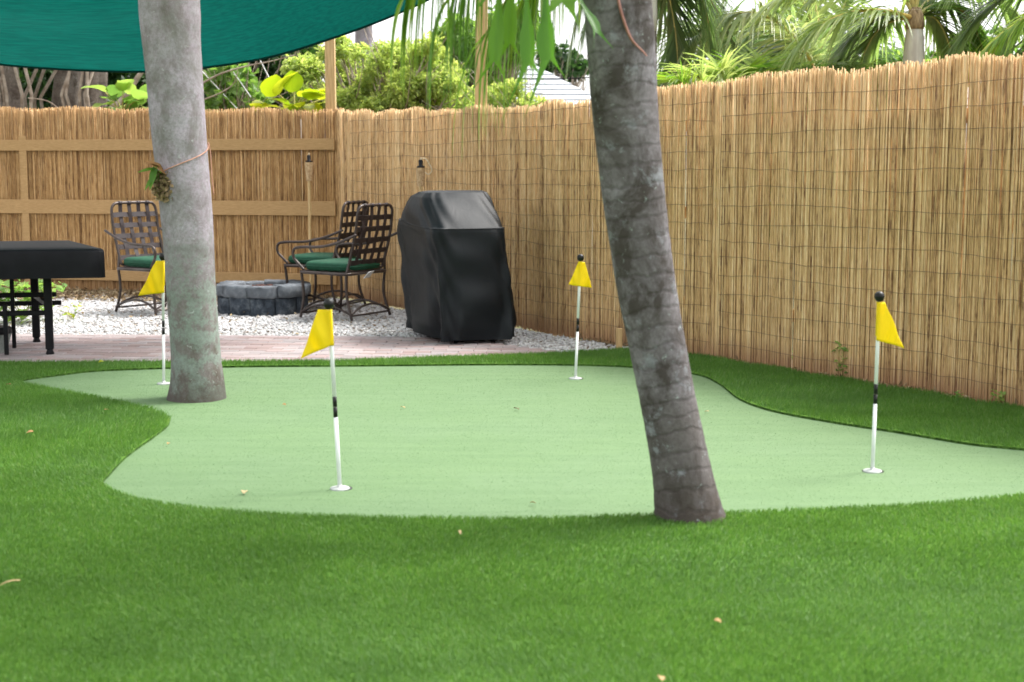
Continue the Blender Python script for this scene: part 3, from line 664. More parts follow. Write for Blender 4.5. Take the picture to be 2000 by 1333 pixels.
# the upright palm on the left
Yl = float(G(383, 780)[1])
C, Rr = trunk_from_px([(790, 322, 444), (775, 326, 441), (740, 333, 437), (690, 334, 431), (600, 328, 424), (500, 322, 418), (400, 313, 412), (300, 302, 403), (230, 295, 399), (150, 288, 394), (80, 280, 390), (0, 272, 388)], Yl)
for dz, dx, r_ in ((0.6, -0.03, 0.15), (1.2, -0.05, 0.14), (2.0, -0.05, 0.12)): C.append(C[11] + np.array([dx, 0, dz])); Rr.append(r_)
C[0][2] = -0.02
pl = thing('palm_tree', 'pale grey lichen spotted palm trunk standing upright in the putting green', 'palm', (C[0][0], C[0][1], 0))
trunk(pl, C, Rr, M['bark_left'], n=40, rings=(0.16, 0.3), ring_amp=0.02, seed=9)
LTR = list(zip(C, Rr)); topl = C[-1]
for i in range(10):
    a = i * 2.399 + 1.1; L = rng.uniform(1.9, 2.4); dxy = np.array([math.cos(a), math.sin(a), 0])
    frond(pl, [topl, topl + dxy * L * 0.3 + np.array([0, 0, 1.0]), topl + dxy * L * 0.8 + np.array([0, 0, 0.9]), topl + dxy * L + np.array([0, 0, 0.1])], M['palm_green'], M['rachis'], 0.5, 34, 0.8, 0.034)
def trunk_at(y, tr):
    z = AT(345, y, Yl)[2]
    zs = [c[2] for c, _ in tr]
    return np.array([np.interp(z, zs, [c[k] for c, _ in tr]) for k in range(3)]), np.interp(z, zs, [r_ for _, r_ in tr])

# ------------------------------------------------------------------ palms behind the fence
def far_palm(label, crown, r_, specs, shaft_len=0.75, mtr='bark_far', base_y=None):
    """crown: world position of the crown's heart; specs: (control pixels.., Y, material, leaf, n, droop, gold)"""
    t = thing('palm_tree', label, 'palm', (crown[0], crown[1], 0), group='palms beyond the right fence')
    C = [np.array([crown[0], crown[1], z]) for z in np.linspace(-0.05, crown[2] - shaft_len, 6)]
    trunk(t, C, [r_ * 1.35, r_ * 1.15, r_ * 1.08, r_ * 1.04, r_ * 1.02, r_], M[mtr], n=20, seed=5, extra=2)
    mb = MB(); c = crown
    mb.lathe([(r_ * 1.02, -shaft_len), (r_ * 1.06, -shaft_len * 0.8), (r_ * 0.98, -shaft_len * 0.5), (r_ * 0.84, -shaft_len * 0.2), (r_ * 0.66, 0.0), (r_ * 0.5, 0.1)], 18, c); mb.build('crownshaft', M['crownshaft'], t, True)
    mb = MB(); mb.lathe([(r_ * 0.80, -0.07), (r_ * 0.88, -0.04), (r_ * 0.84, 0.0), (r_ * 0.7, 0.06), (r_ * 0.4, 0.12)], 14, c); mb.build('fibre_collar', M['fibre'], t, True)
    for px, Y, m, leaf, n, droop, gold, wd in specs:
        ctrl = [c + np.array([0, 0, 0.02])] + [AT(x, y, Y + (k - 1) * 0.0) for k, (x, y) in enumerate(px)]
        frond(t, ctrl, M[m], M['rachis_gold' if gold else 'rachis'], leaf, n, droop, wd, 0.02, 0.1, 0.62, 5, 0.15)
    return t
D_ = 0.85
c1 = AT(1787, 42, 12.8)
far_palm('palm with a pale smooth crownshaft showing above the right fence', c1, 0.098, [
    ([(1700, 0), (1590, 20), (1540, 125)], 12.4, 'palm_green', 0.42, 80, D_, True, 0.028),
    ([(1740, 10), (1660, 40), (1620, 160)], 13.3, 'palm_dark', 0.5, 80, D_, False, 0.03),
    ([(1720, 30), (1690, 70), (1670, 170)], 13.5, 'palm_green', 0.42, 70, D_, False, 0.03),
    ([(1750, -60), (1650, -90), (1500, 10)], 12.8, 'palm_green', 0.5, 80, D_, False, 0.03),
    ([(1760, -80), (1700, -110), (1600, -20)], 13.2, 'palm_green', 0.5, 80, D_, False, 0.03),
    ([(1840, -20), (1900, 0), (1925, 120)], 12.9, 'palm_bright', 0.46, 80, D_, False, 0.03),
    ([(1820, 10), (1850, 40), (1868, 150)], 13.0, 'palm_green', 0.44, 80, D_, False, 0.03),
    ([(1840, -60), (1930, -60), (2010, 60)], 13.3, 'palm_green', 0.5, 80, D_, False, 0.03),
    ([(1800, -120), (1860, -170), (1980, -60)], 12.9, 'palm_green', 0.5, 70, D_, False, 0.03),
    ([(1770, -140), (1740, -230), (1660, -200)], 13.1, 'palm_green', 0.5, 60, D_, False, 0.03)])
c2 = AT(1610, 185, 16.0)
far_palm('palm behind the fence with a pale silvery frond arching left', c2, 0.11, [
    ([(1540, -30), (1390, -30), (1290, 180)], 14.5, 'palm_pale', 0.58, 110, 1.25, True, 0.032),
    ([(1560, -10), (1460, 10), (1400, 190)], 15.5, 'palm_dark', 0.6, 90, D_, False, 0.036),
    ([(1580, 50), (1520, 70), (1470, 200)], 16.5, 'palm_dark', 0.55, 90, D_, False, 0.036),
    ([(1590, 70), (1570, 100), (1550, 210)], 16.6, 'palm_dark', 0.5, 80, D_, False, 0.036),
    ([(1640, 20), (1700, 40), (1730, 190)], 16.5, 'palm_dark', 0.6, 90, D_, False, 0.036),
    ([(1630, 50), (1660, 90), (1670, 200)], 16.6, 'palm_dark', 0.5, 80, D_, False, 0.036),
    ([(1590, -60), (1500, -120), (1350, -20)], 16.0, 'palm_green', 0.6, 80, D_, False, 0.034),
    ([(1600, -90), (1540, -160), (1430, -40)], 16.4, 'palm_green', 0.6, 80, D_, False, 0.034),
    ([(1640, -60), (1720, -120), (1800, 0)], 16.5, 'palm_green', 0.6, 80, D_, False, 0.034)], 0.6)
c3 = AT(2110, -10, 11.5)
far_palm('palm past the right edge whose yellow ribbed frond reaches over the fence', c3, 0.10, [
    ([(2060, 10), (1960, 40), (1895, 130)], 11.5, 'palm_bright', 0.30, 80, 1.0, True, 0.022),
    ([(2060, -50), (1960, -40), (1870, 80)], 12.4, 'palm_dark', 0.5, 80, D_, False, 0.03),
    ([(2060, 0), (1980, 20), (1930, 130)], 12.8, 'palm_dark', 0.45, 80, D_, False, 0.03),
    ([(2080, 40), (2020, 60), (1980, 170)], 12.6, 'palm_green', 0.42, 70, D_, False, 0.03),
    ([(2060, -100), (1990, -140), (1880, -40)], 12.2, 'palm_green', 0.5, 80, D_, False, 0.03),
    ([(2140, -100), (2200, -160), (2320, -60)], 11.5, 'palm_green', 0.45, 50, 1.2, False, 0.03)])
c4 = AT(1262, -95, 14.0)
far_palm('dark fronded palm mostly hidden behind the leaning palm trunk', c4, 0.11, [
    ([(1220, -140), (1150, -100), (1115, 90)], 13.7, 'palm_dark', 0.42, 70, 2.4, False, 0.022),
    ([(1240, -120), (1170, -80), (1140, 60)], 14.3, 'palm_dark', 0.42, 60, 2.4, False, 0.022),
    ([(1300, -140), (1360, -110), (1390, 80)], 14.0, 'palm_dark', 0.6, 90, D_, False, 0.032),
    ([(1290, -60), (1320, -20), (1325, 150)], 14.4, 'palm_dark', 0.6, 90, D_, False, 0.032),
    ([(1310, -100), (1370, -60), (1440, 100)], 15.0, 'palm_dark', 0.6, 90, D_, False, 0.032),
    ([(1320, -200), (1450, -160), (1520, 20)], 14.6, 'palm_green', 0.6, 80, D_, False, 0.032),
    ([(1200, -220), (1100, -200), (1060, -60)], 14.0, 'palm_dark', 0.45, 50, 2.0, False, 0.024)])
c5 = AT(1440, 190, 18.5)
far_palm('farther palm whose fronds fill the gap right of the leaning trunk', c5, 0.11, [
    ([(1400, 0), (1330, 20), (1290, 190)], 18.5, 'palm_green', 0.7, 90, D_, False, 0.045),
    ([(1420, 30), (1380, 60), (1350, 200)], 18.3, 'palm_green', 0.65, 90, D_, False, 0.045),
    ([(1440, 40), (1430, 90), (1420, 210)], 18.2, 'palm_dark', 0.6, 80, D_, False, 0.045),
    ([(1470, 10), (1530, 30), (1570, 190)], 18.6, 'palm_green', 0.65, 90, D_, False, 0.045),
    ([(1460, 40), (1490, 80), (1500, 210)], 18.4, 'palm_dark', 0.6, 80, D_, False, 0.045),
    ([(1410, -40), (1330, -60), (1270, 60)], 18.8, 'palm_green', 0.7, 90, D_, False, 0.045),
    ([(1480, -30), (1560, -40), (1660, 90)], 18.8, 'palm_dark', 0.7, 90, D_, False, 0.045)], 0.6)
# low clump of young palm leaves filling in just above the fence
yp = thing('palm_clump', 'low clump of green palm leaves rising just above the fence between the palms', 'palm', (AT(1480, 200, 12.6)[0], 12.6, 0))
for i, (bx, tx, ty) in enumerate(((1360, 1310, 120), (1390, 1350, 110), (1420, 1400, 100), (1450, 1450, 105), (1480, 1500, 95), (1510, 1560, 95), (1540, 1600, 100), (1570, 1640, 95), (1600, 1680, 100), (1630, 1720, 105), (1660, 1750, 115))):
    frond(yp, [np.array([AT(1480, 200, 12.6)[0], 12.6, 0.2]), AT(bx, 240, 12.4 + 0.1 * i), AT((bx + tx) / 2, ty - 20, 12.4 + 0.12 * i), AT(tx, ty + 60, 12.3 + 0.1 * i)], M['palm_green' if i % 3 else 'palm_bright'], M['rachis'], 0.36, 70, 0.9, 0.02, 0.012)

# ------------------------------------------------------------------ shrubs and trees behind the back fence
def leaf_cloud(name, parent, blobs, n, L, Wd, m, shell=0.5, fold=0.18, z_min=0.1, droop=0.3):
    """leaves through the volume of several clumps; blobs: (centre, radii)"""
    vol = np.array([b[1][0] * b[1][1] * b[1][2] for b in blobs]) ** 0.7; pick = rng.choice(len(blobs), n, p=vol / vol.sum())
    d = unit(rng.randn(n, 3)); rr = (shell + (1 - shell) * rng.rand(n)) ** 0.7 * (1 + 0.12 * rng.randn(n))
    C = np.array([b[0] for b in blobs])[pick]; Rd = np.array([b[1] for b in blobs])[pick]
    p = C + d * Rd * rr[:, None]; k = p[:, 2] > z_min; p = p[k]; d = d[k]; n = len(p)
    a = unit(d * 0.6 + rng.randn(n, 3) * 0.7 + np.array([0, 0, -droop])); s = unit(np.cross(a, rng.randn(n, 3))); nn = np.cross(a, s)
    l = L * rng.uniform(0.6, 1.3, n)[:, None]; wv = Wd * rng.uniform(0.7, 1.2, n)[:, None]
    V = np.stack([p, p + a * l * 0.3 + s * wv * 0.5 + nn * l * fold, p + a * l * 0.7 + s * wv * 0.42 + nn * l * fold, p + a * l, p + a * l * 0.7 - s * wv * 0.42 + nn * l * fold, p + a * l * 0.3 - s * wv * 0.5 + nn * l * fold], 1)
    i = np.arange(n)[:, None] * 6
    Fc = np.stack([i + np.array([[0, 1, 2, 3]]), i + np.array([[0, 3, 4, 5]])], 1).reshape(-1, 4)
    t = np.clip(0.15 + 0.45 * rng.rand(n) + 0.35 * (d[:, 2] * 0.5 + 0.5) * rng.rand(n), 0, 1)
    return link(name, fast_mesh(name, V.reshape(-1, 3) - np.array(parent.location), Fc, m, np.repeat(t, 6)), parent)
def limbs(parent, base, tips, r0, m, name='trunk', wob=0.08, split=0.45):
    mb = MB()
    base = np.array(base, float)
    cen = np.mean(tips, axis=0); fork = base + (cen - base) * split + np.array([0, 0, 0.1])
    mb.tube([base, base + (fork - base) * 0.5 + rng.randn(3) * wob * 0.4, fork], [r0 * 1.25, r0, r0 * 0.85], 9)
    for tp in tips:
        tp = np.array(tp); mid = fork + (tp - fork) * 0.5 + rng.randn(3) * wob
        mb.tube([fork, mid, tp], [r0 * 0.6, r0 * 0.4, r0 * 0.1], 6)
        for _ in range(3):
            e = mid + (tp - mid) * rng.rand() + rng.randn(3) * 0.35; mb.tube([mid + (tp - mid) * 0.2, (mid + e) / 2 + rng.randn(3) * 0.05, e], [r0 * 0.22, r0 * 0.15, r0 * 0.05], 5)
    return mb.build(name, m, parent, True)
def bush(name, label, cat, px_blobs, Y, n, L, Wd, m, r0=0.05, group=None, dy=0.5, droop=0.3, shell=0.15, tips=None, sub=9):
    blobs = []
    for x, y, rx, ry in px_blobs:
        for _ in range(sub):
            a_ = rng.rand() * 6.283; q_ = rng.rand() ** 0.5; Yj = Y + rng.uniform(-dy, dy); c = AT(x + rx * q_ * math.cos(a_), y + ry * q_ * math.sin(a_), Yj); s = Yj / F_PX; k_ = rng.uniform(0.28, 0.68)
            blobs.append((c, (rx * s * k_, max(rx, ry) * s * 0.8 * k_, ry * s * k_ * 0.9)))
    bx = np.mean([b[0][0] for b in blobs]); t = thing(name, label, cat, (bx, Y, 0), group=group)
    limbs(t, (bx, Y, -0.05), [b[0] for b in blobs], r0, M['twig'])
    leaf_cloud('crown', t, blobs, n, L, Wd, m, shell=shell, droop=droop); return t
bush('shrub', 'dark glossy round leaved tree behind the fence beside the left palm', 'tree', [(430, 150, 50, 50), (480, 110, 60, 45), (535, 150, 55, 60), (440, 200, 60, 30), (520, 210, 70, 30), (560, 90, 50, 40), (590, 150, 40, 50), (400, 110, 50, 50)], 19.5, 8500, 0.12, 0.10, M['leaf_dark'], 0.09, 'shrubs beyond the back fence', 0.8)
bush('shrub', 'sprays of round mid green leaves in front of the dark tree beside the left palm', 'shrub', [(420, 165, 26, 30), (455, 190, 30, 22), (410, 205, 22, 20), (470, 150, 22, 22), (440, 125, 26, 14), (500, 200, 20, 18)], 17.2, 520, 0.12, 0.10, M['leaf_mid'], 0.03, 'shrubs beyond the back fence', 0.3)
bush('shrub', 'feathery yellow green shrub between the two tall timber posts', 'shrub', [(600, 150, 40, 45), (690, 150, 45, 45), (745, 175, 60, 40), (800, 150, 50, 40), (850, 185, 60, 30), (720, 110, 36, 32), (660, 110, 34, 34), (690, 190, 60, 24), (780, 190, 60, 24), (830, 120, 40, 40), (640, 190, 50, 30), (905, 180, 40, 40), (770, 110, 28, 26)], 18.0, 30000, 0.065, 0.028, M['leaf_light'], 0.05, 'shrubs beyond the back fence', 0.7)
bush('shrub', 'taller leafy green tree rising beside the post above the grill', 'tree', [(880, 90, 40, 34), (915, 120, 40, 40), (900, 60, 36, 24), (860, 130, 36, 30), (970, 130, 34, 36), (930, 160, 44, 34), (985, 80, 36, 40), (1010, 40, 36, 40)], 19.5, 5200, 0.15, 0.045, M['leaf_mid'], 0.06, 'shrubs beyond the back fence', 0.6, 0.9)
bush('shrub', 'pale small leaved bush in front of the white roof', 'shrub', [(975, 195, 30, 22), (1010, 205, 30, 16), (1040, 200, 18, 14), (990, 170, 22, 20)], 16.5, 1500, 0.06, 0.035, M['leaf_light'], 0.03, 'shrubs beyond the back fence', 0.3)
bush('shrub', 'small dark tree in the gap above the white roof', 'tree', [(1080, 110, 26, 24), (1110, 125, 22, 18), (1060, 135, 20, 14), (1130, 140, 20, 20)], 32, 900, 0.16, 0.10, M['leaf_dark'], 0.08, 'shrubs beyond the back fence', 0.5)
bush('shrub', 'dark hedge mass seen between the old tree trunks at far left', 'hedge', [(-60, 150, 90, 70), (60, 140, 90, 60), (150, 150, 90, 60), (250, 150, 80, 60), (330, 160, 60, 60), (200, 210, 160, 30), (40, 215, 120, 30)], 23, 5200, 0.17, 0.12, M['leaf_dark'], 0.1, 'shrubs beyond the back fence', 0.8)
bush('shrub', 'green foliage low behind the right fence under the palms', 'hedge', [(1330, 190, 60, 30), (1430, 170, 70, 30), (1530, 165, 70, 30), (1630, 150, 70, 30), (1730, 140, 60, 30), (1850, 120, 60, 30), (1930, 100, 60, 40)], 19, 5200, 0.15, 0.06, M['leaf_mid'], 0.08, 'shrubs beyond the right fence', 0.8, 0.6)

# big leaves: each one a curved blade with a midrib fold
def big_leaf(mb, base, d, L, W, bend=0.8, tint=0.5, roll=0.0):
    d = unit(np.array(d, float)); s = unit(np.cross(d, (0, 0, 1.0)) + 1e-6); n = np.cross(s, d)
    s = s * math.cos(roll) + n * math.sin(roll); q = np.array(base, float); rows = 7; V = []
    for i in range(rows):
        f = i / (rows - 1); wv = W * math.sin(math.pi * (0.08 + 0.92 * f) ** 0.75) * 0.5 + 0.002
        n = unit(np.cross(s, d)); V += [q + s * wv + n * wv * 0.25, q + s * wv * 0.5 + n * wv * 0.08, q, q - s * wv * 0.5 + n * wv * 0.08, q - s * wv + n * wv * 0.25]
        d = unit(d + np.array([0, 0, -bend / rows])); q = q + d * L / rows
    Fc = [(i * 5 + k, i * 5 + k + 1, i * 5 + k + 6, i * 5 + k + 5) for i in range(rows - 1) for k in range(4)]
    mb.add(V, Fc, tint)
def big_leaf_plant(name, label, cat, Y, foot_px, leaves, m, L, W, stem_m='twig', group=None):
    f = AT(foot_px[0], foot_px[1], Y); t = thing(name, label, cat, (f[0], Y, 0), group=group)
    mb = MB(); mb.tube([(f[0], Y, -0.05), (f[0] + 0.02, Y, f[2] * 0.5), f], [0.03, 0.025, 0.02], 6); mb.build('stem', M[stem_m], t, True)
    for x, y, dx, dz, sc_, ti in leaves:
        b = AT(x, y, Y + rng.uniform(-0.15, 0.15)); mb = MB()
        big_leaf(mb, b, (dx, -0.5, dz), L * sc_, W * sc_, 0.9, ti, rng.uniform(-0.5, 0.5)); o = mb.build('leaf', m, t, True)
        pm_ = MB(); pm_.tube([f, (f + b) / 2 + np.array([0, 0, 0.06]), b], [0.010, 0.008, 0.006], 5); pm_.build('leaf_stalk', M['rachis'], t, True)
big_leaf_plant('large_leaf_plant', 'plant with big yellow green leaves over the back fence by the corner post', 'plant', 16.2, (575, 235),
    [(545, 185, 0.5, 0.9, 1.3, 0.9), (560, 205, -0.6, 0.5, 0.8, 0.3), (590, 190, 0.5, 0.4, 0.9, 0.7), (610, 180, 0.8, 0.1, 1.0, 1.0), (600, 205, 0.4, -0.2, 0.9, 0.8), (540, 210, -0.7, 0.2, 0.8, 0.9), (520, 205, -0.5, 0.3, 0.6, 0.8), (575, 180, 0.0, 0.9, 0.9, 0.2), (565, 215, 0.3, 0.3, 0.7, 0.1), (622, 205, 0.5, 0.3, 0.7, 0.9), (505, 215, -0.2, 0.5, 0.5, 0.95), (530, 190, 0.2, 0.9, 1.0, 0.6), (585, 210, -0.2, 0.2, 0.9, 0.9), (600, 195, 0.7, 0.5, 1.0, 0.5), (550, 215, 0.5, 0.0, 0.8, 0.7), (628, 195, 0.2, 0.5, 0.8, 0.9)], M['leaf_lime'], 0.42, 0.27)
big_leaf_plant('large_leaf_plant', 'plant with broad bright green leaves left of the upright palm', 'plant', 16.3, (240, 235),
    [(205, 180, -0.5, 0.4, 0.9, 0.8), (225, 190, 0.2, 0.6, 0.8, 0.1), (250, 200, 0.5, 0.3, 1.0, 0.6), (240, 178, 0.4, 0.7, 0.8, 0.8), (270, 195, 0.6, 0.4, 1.1, 0.7), (285, 185, 0.4, 0.7, 0.9, 0.4), (215, 205, -0.3, 0.1, 0.8, 0.9), (260, 215, 0.1, 0.1, 0.9, 0.5), (290, 210, 0.4, 0.0, 1.0, 0.9), (230, 215, -0.4, 0.0, 0.8, 0.3), (255, 185, -0.2, 0.7, 0.8, 0.9), (278, 205, -0.3, 0.4, 0.9, 0.6), (210, 192, 0.3, 0.2, 0.8, 0.5), (245, 205, 0.3, -0.2, 0.9, 0.8)], M['leaf_mid'], 0.40, 0.27)

# old trees with aerial roots at far left
def old_tree(label, xb, wd_px, Y, lean, roots, seed):
    r2 = np.random.RandomState(seed); b = AT(xb, 215, Y); rr = wd_px / 2 * Y / F_PX
    t = thing('banyan_tree', label, 'tree', (b[0], Y, 0), group='old trees at the back left')
    n = 26; V = []
    def fn(a, v):
        z = -0.1 + v * 4.2; ang = a * 2 * math.pi; fl = 1 + 0.16 * math.sin(ang * 5 + v * 2 + seed) + 0.1 * math.sin(ang * 9 - v * 3) + 0.5 * max(0, 0.25 - v) * 2
        r_ = rr * fl * (1 - 0.15 * v); return (b[0] + lean * v * 2 + r_ * math.cos(ang), Y + r_ * math.sin(ang), z)
    mb = MB(); mb.grid(fn, n, 24, wrap=True); mb.build('trunk', M['bark_far'], t, True)
    for i in range(roots):
        mb = MB(); x0 = b[0] + r2.uniform(-1.4, 1.4) * rr; y0 = Y - rr * r2.uniform(0.7, 1.2)
        mb.tube([(x0 + r2.uniform(-0.1, 0.1), y0, -0.05), (x0 + r2.uniform(-0.1, 0.1), y0, 1.4), (x0 + r2.uniform(-0.15, 0.15), y0 - 0.05, 2.2), (x0 + lean * 2 + r2.uniform(-0.25, 0.25), y0 + 0.1, 3.6)], [0.022, 0.02, 0.022, 0.018], 6); mb.build('aerial_root', M['twig'], t, True)
    c = np.array([b[0] + lean * 2, Y, 5.0])
    blobs = [(c + np.array([r2.uniform(-1.3, 1.3), r2.uniform(-1, 1), r2.uniform(-0.6, 0.9)]), (0.9, 0.9, 0.6)) for _ in range(6)]
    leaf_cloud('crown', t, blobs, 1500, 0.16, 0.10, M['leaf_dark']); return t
old_tree('old tree with pale aerial roots at the far left edge behind the fence', 28, 62, 18.0, -0.1, 7, 2)
old_tree('thick brown old tree trunk leaning right, second from the left edge behind the fence', 88, 62, 18.8, 0.28, 3, 5)
old_tree('old grey brown tree trunk nearest the bright leaves left of the upright palm', 168, 50, 18.0, 0.1, 5, 8)
def branch(label, px, Y, r0, name='bare_branch'):
    mb = MB(); pts = smooth_curve([AT(x, y, Y) for x, y in px], 6); mb.tube(pts, list(np.linspace(r0, r0 * 0.4, len(pts))), 6); o = mb.build(name, M['twig']); o.data.shade_smooth() if hasattr(o.data, 'shade_smooth') else None
    return props(o, label, 'branch', 'bare branches over the back fence')
branch('thick brown branch slanting up behind the bright leaves left of the upright palm', [(205, 222), (240, 195), (270, 150), (300, 110)], 17.0, 0.05)
branch('pale thin branch arching from the upright palm towards the corner post', [(392, 165), (430, 145), (480, 130), (530, 120), (575, 108)], 16.8, 0.014)
branch('pale thin branch below the arching one right of the upright palm', [(398, 195), (430, 182), (455, 165), (465, 140)], 16.6, 0.010)
branch('thin twig hanging at the left in front of the old trunks', [(55, 192), (90, 197), (115, 212), (130, 222)], 16.4, 0.008)
for lab, a, b, Y in (('pale cord running down steeply right of the upright palm', (395, 140), (468, 218), 16.9), ('second pale cord beside the steep one right of the upright palm', (455, 140), (490, 190), 16.9), ('pale cord slanting down to the big yellow green leaves', (505, 112), (540, 180), 16.9)):
    mb = MB(); mb.tube([AT(*a, Y), AT(*b, Y)], 0.006, 5); o = mb.build('cord', M['white']); props(o, lab, 'cord')

# far bare palm trunk
def bare_palm():
    b = AT(711, 100, 27); t = thing('palm_tree', 'distant bare grey palm trunk right of the corner post', 'palm', (b[0], 27, 0))
    trunk(t, [np.array([b[0], 27, z]) for z in (-0.1, 1.5, 3, 4.5, 6)], [0.19, 0.17, 0.165, 0.16, 0.15], M['bark_left'], n=18, extra=2)
    tp = np.array([b[0], 27, 6.0])
    for i in range(9):
        a = i * 2.399; d = np.array([math.cos(a), math.sin(a), 0]); frond(t, [tp, tp + d * 0.7 + np.array([0, 0, 0.8]), tp + d * 1.8 + np.array([0, 0, 0.7]), tp + d * 2.3 + np.array([0, 0, 0.0])], M['palm_green'], M['rachis'], 0.55, 26, 0.9, 0.04)
bare_palm()

# white roofed house
def house():
    Y0, Y1 = 24.0, 31.0; xl = AT(930, 200, Y0)[0]; xr = AT(1235, 200, Y0)[0]; ez = 2.12; rz_ = 3.28
    t = thing('house', 'low white house roof behind the fence, left of the leaning palm', 'house', ((xl + xr) / 2, Y0, 0))
    mb = MB(); mb.box(((xl + xr) / 2, (Y0 + Y1) / 2 + 0.3, ez / 2 - 0.05), (xr - xl - 0.8, Y1 - Y0 - 0.8, ez), bev=0.01); mb.build('wall', M['house_wall'], t)
    ym = (Y0 + Y1) / 2; rl, rr = xl + 0.15, xr - 1.7
    mb = MB(); P = [(xl, Y0, ez), (xr, Y0, ez), (xr, Y1, ez), (xl, Y1, ez), (rl, ym, rz_), (rr, ym, rz_ - 0.02)]
    mb.add(P, [(0, 1, 5, 4), (1, 2, 5), (2, 3, 4, 5), (3, 0, 4), (3, 2, 1, 0)]); rf = mb.build('roof', M['roof'], t)
    nrow = 11
    for i in range(nrow):
        f0, f1 = i / nrow, (i + 1.12) / nrow; f1 = min(f1, 1)
        def pt(f, e, lift): return (xl + (rl - xl) * f if e == 0 else xr + (rr - xr) * f, Y0 + (ym - Y0) * f - lift * 0.3, ez + (rz_ - ez) * f + lift)
        a, b, c, d = pt(f0, 0, 0.035), pt(f0, 1, 0.035), pt(f1, 1, 0.008), pt(f1, 0, 0.008); e, g = pt(f0, 0, 0.003), pt(f0, 1, 0.003)
        mb = MB(); mb.add([a, b, c, d, e, g], [(0, 1, 2, 3), (4, 5, 1, 0)]); mb.build('shingle_row', M['roof'], rf, world=True) if False else link('shingle_row', mb.mesh('shingle_row', M['roof'], False, np.array(t.location)), rf)
    mb = MB(); mb.tube([pt(0, 0, 0.02), pt(0, 1, 0.02)], 0.05, 6); mb.build('fascia', M['white'], t)
    for x in (xl + 1.0, xl + 2.0):
        mb = MB(); mb.box((x, Y0 + 0.69, 1.3), (0.7, 0.04, 0.9), bev=0.01); wn = mb.build('window', M['white'], t); mb = MB(); mb.box((x, Y0 + 0.665, 1.3), (0.6, 0.02, 0.8)); link('pane', mb.mesh('pane', M['glass'], False, np.array(t.location)), wn)
house()
mb = MB(); mb.tube(smooth_curve([AT(940, 150, 20), AT(1040, 154, 20), AT(1150, 152, 20), AT(1300, 140, 20)], 6), 0.008, 5); props(mb.build('overhead_cable', M['black_metal']), 'thin dark cable crossing in front of the white roof', 'cable')

# ------------------------------------------------------------------ shade sail
def shade_sail():
    far = [(-330, 60, 11.6), (-160, 103, 11.6), (0, 126, 11.6), (150, 137, 11.6), (300, 140, 11.6), (410, 131, 11.65), (530, 111, 11.7), (640, 78, 11.8), (740, 42, 11.9), (830, 3, 12.0), (890, -30, 12.1), (940, -62, 12.2)]
    fp = smooth_curve([AT(x, y, Y) for x, y, Y in far], 6); n = len(fp)
    t = thing('shade_sail', 'dark green shade sail sagging over the patio at upper left', 'shade sail', (-3.4, 10.0, 0))
    near0, near1 = np.array([-6.4, 8.9, 3.9]), np.array([-1.15, 8.7, 3.5])
    def fn(a, v):
        q = a * (n - 1); i = min(int(q), n - 2); p = fp[i] + (fp[i + 1] - fp[i]) * (q - i)
        nr = near0 + (near1 - near0) * a; nr = nr + np.array([0, 0.25, 0.0]) * math.sin(math.pi * a)
        r_ = p * (1 - v) + nr * v
        return r_ + np.array([0, 0, 0.016 * math.sin(v * 34 + 5 * a + 2 * math.sin(a * 7)) * math.sin(math.pi * v) + 0.03 * math.sin(v * 13 + 2.5 * a) * math.sin(math.pi * v) + 0.01 * math.sin(a * 30 + v * 11) * v])
    mb = MB(); mb.grid(fn, 80, 50); mb.build('cloth', M['sail'], t, True)
    mb = MB(); mb.tube([fn(i / 79, 0.0) for i in range(80)], 0.012, 6); mb.build('hem', M['sail'], t, True)
    mb = MB(); e = fp[-1]; q = pq2[0]; mb.tube([e, (q[0] + 0.03, q[1] - 0.11, pq2[1] - 0.12)], 0.006, 5); mb.build('corner_rope', M['rope'], t)
shade_sail()

# ------------------------------------------------------------------ staghorn fern on the leaning palm
def antler(mb, base, d, L, W, fork=2, tint=0.5, bend=0.5, facing=(0, -1, 0)):
    """a strap that widens and splits into pointed lobes, with thickness from its curl"""
    d = unit(np.array(d, float)); fc = np.array(facing, float); s = unit(np.cross(d, fc)); rows = 9; q = np.array(base, float); V = []
    prof = [0.24, 0.24, 0.25, 0.28, 0.36, 0.58, 0.95, 1.0, 0.7]
    for i in range(rows):
        wv = W * prof[i] * 0.5; n = np.cross(s, d)
        for k in (-1, -0.5, 0, 0.5, 1): V.append(q + s * wv * k + n * wv * 0.5 * abs(k))
        d = unit(d + np.array([0, 0, -bend / rows])); q = q + d * L / rows
    Fc = [(i * 5 + k, i * 5 + k + 1, i * 5 + k + 6, i * 5 + k + 5) for i in range(rows - 1) for k in range(4)]
    b = (rows - 1) * 5
    for sg, ll in ((-1, 0.30), (1, 0.50)):
        e0, e1 = V[b + (0 if sg < 0 else 2)], V[b + (2 if sg < 0 else 4)]; c = (e0 + e1) / 2; dd = unit(d + s * sg * 0.55)
        m0 = e0 + dd * L * ll * 0.4 + s * 0.006; m1 = e1 + dd * L * ll * 0.4 - s * 0.006; mid = (m0 + m1) / 2; m0 = mid + (m0 - mid) * 0.55; m1 = mid + (m1 - mid) * 0.55
        tip = c + dd * L * ll; base_i = len(V); V += [m0, m1, tip]; lo, hi = (b, b + 2) if sg < 0 else (b + 2, b + 4)
        Fc += [(lo, hi, base_i + 1, base_i), (base_i, base_i + 1, base_i + 2)]
    mb.add(V, Fc, tint)
tf = AT(1150, -160, Yf - 0.16)
fern = thing('staghorn_fern', 'large staghorn fern whose bright green forked fronds hang left of the leaning trunk', 'fern', tf)
mb = MB(); mb.lathe([(0.01, -0.16), (0.10, -0.12), (0.15, 0.0), (0.13, 0.10), (0.02, 0.17)], 14, tf); mb.build('shield_frond', M['fern_shield'], fern, True)
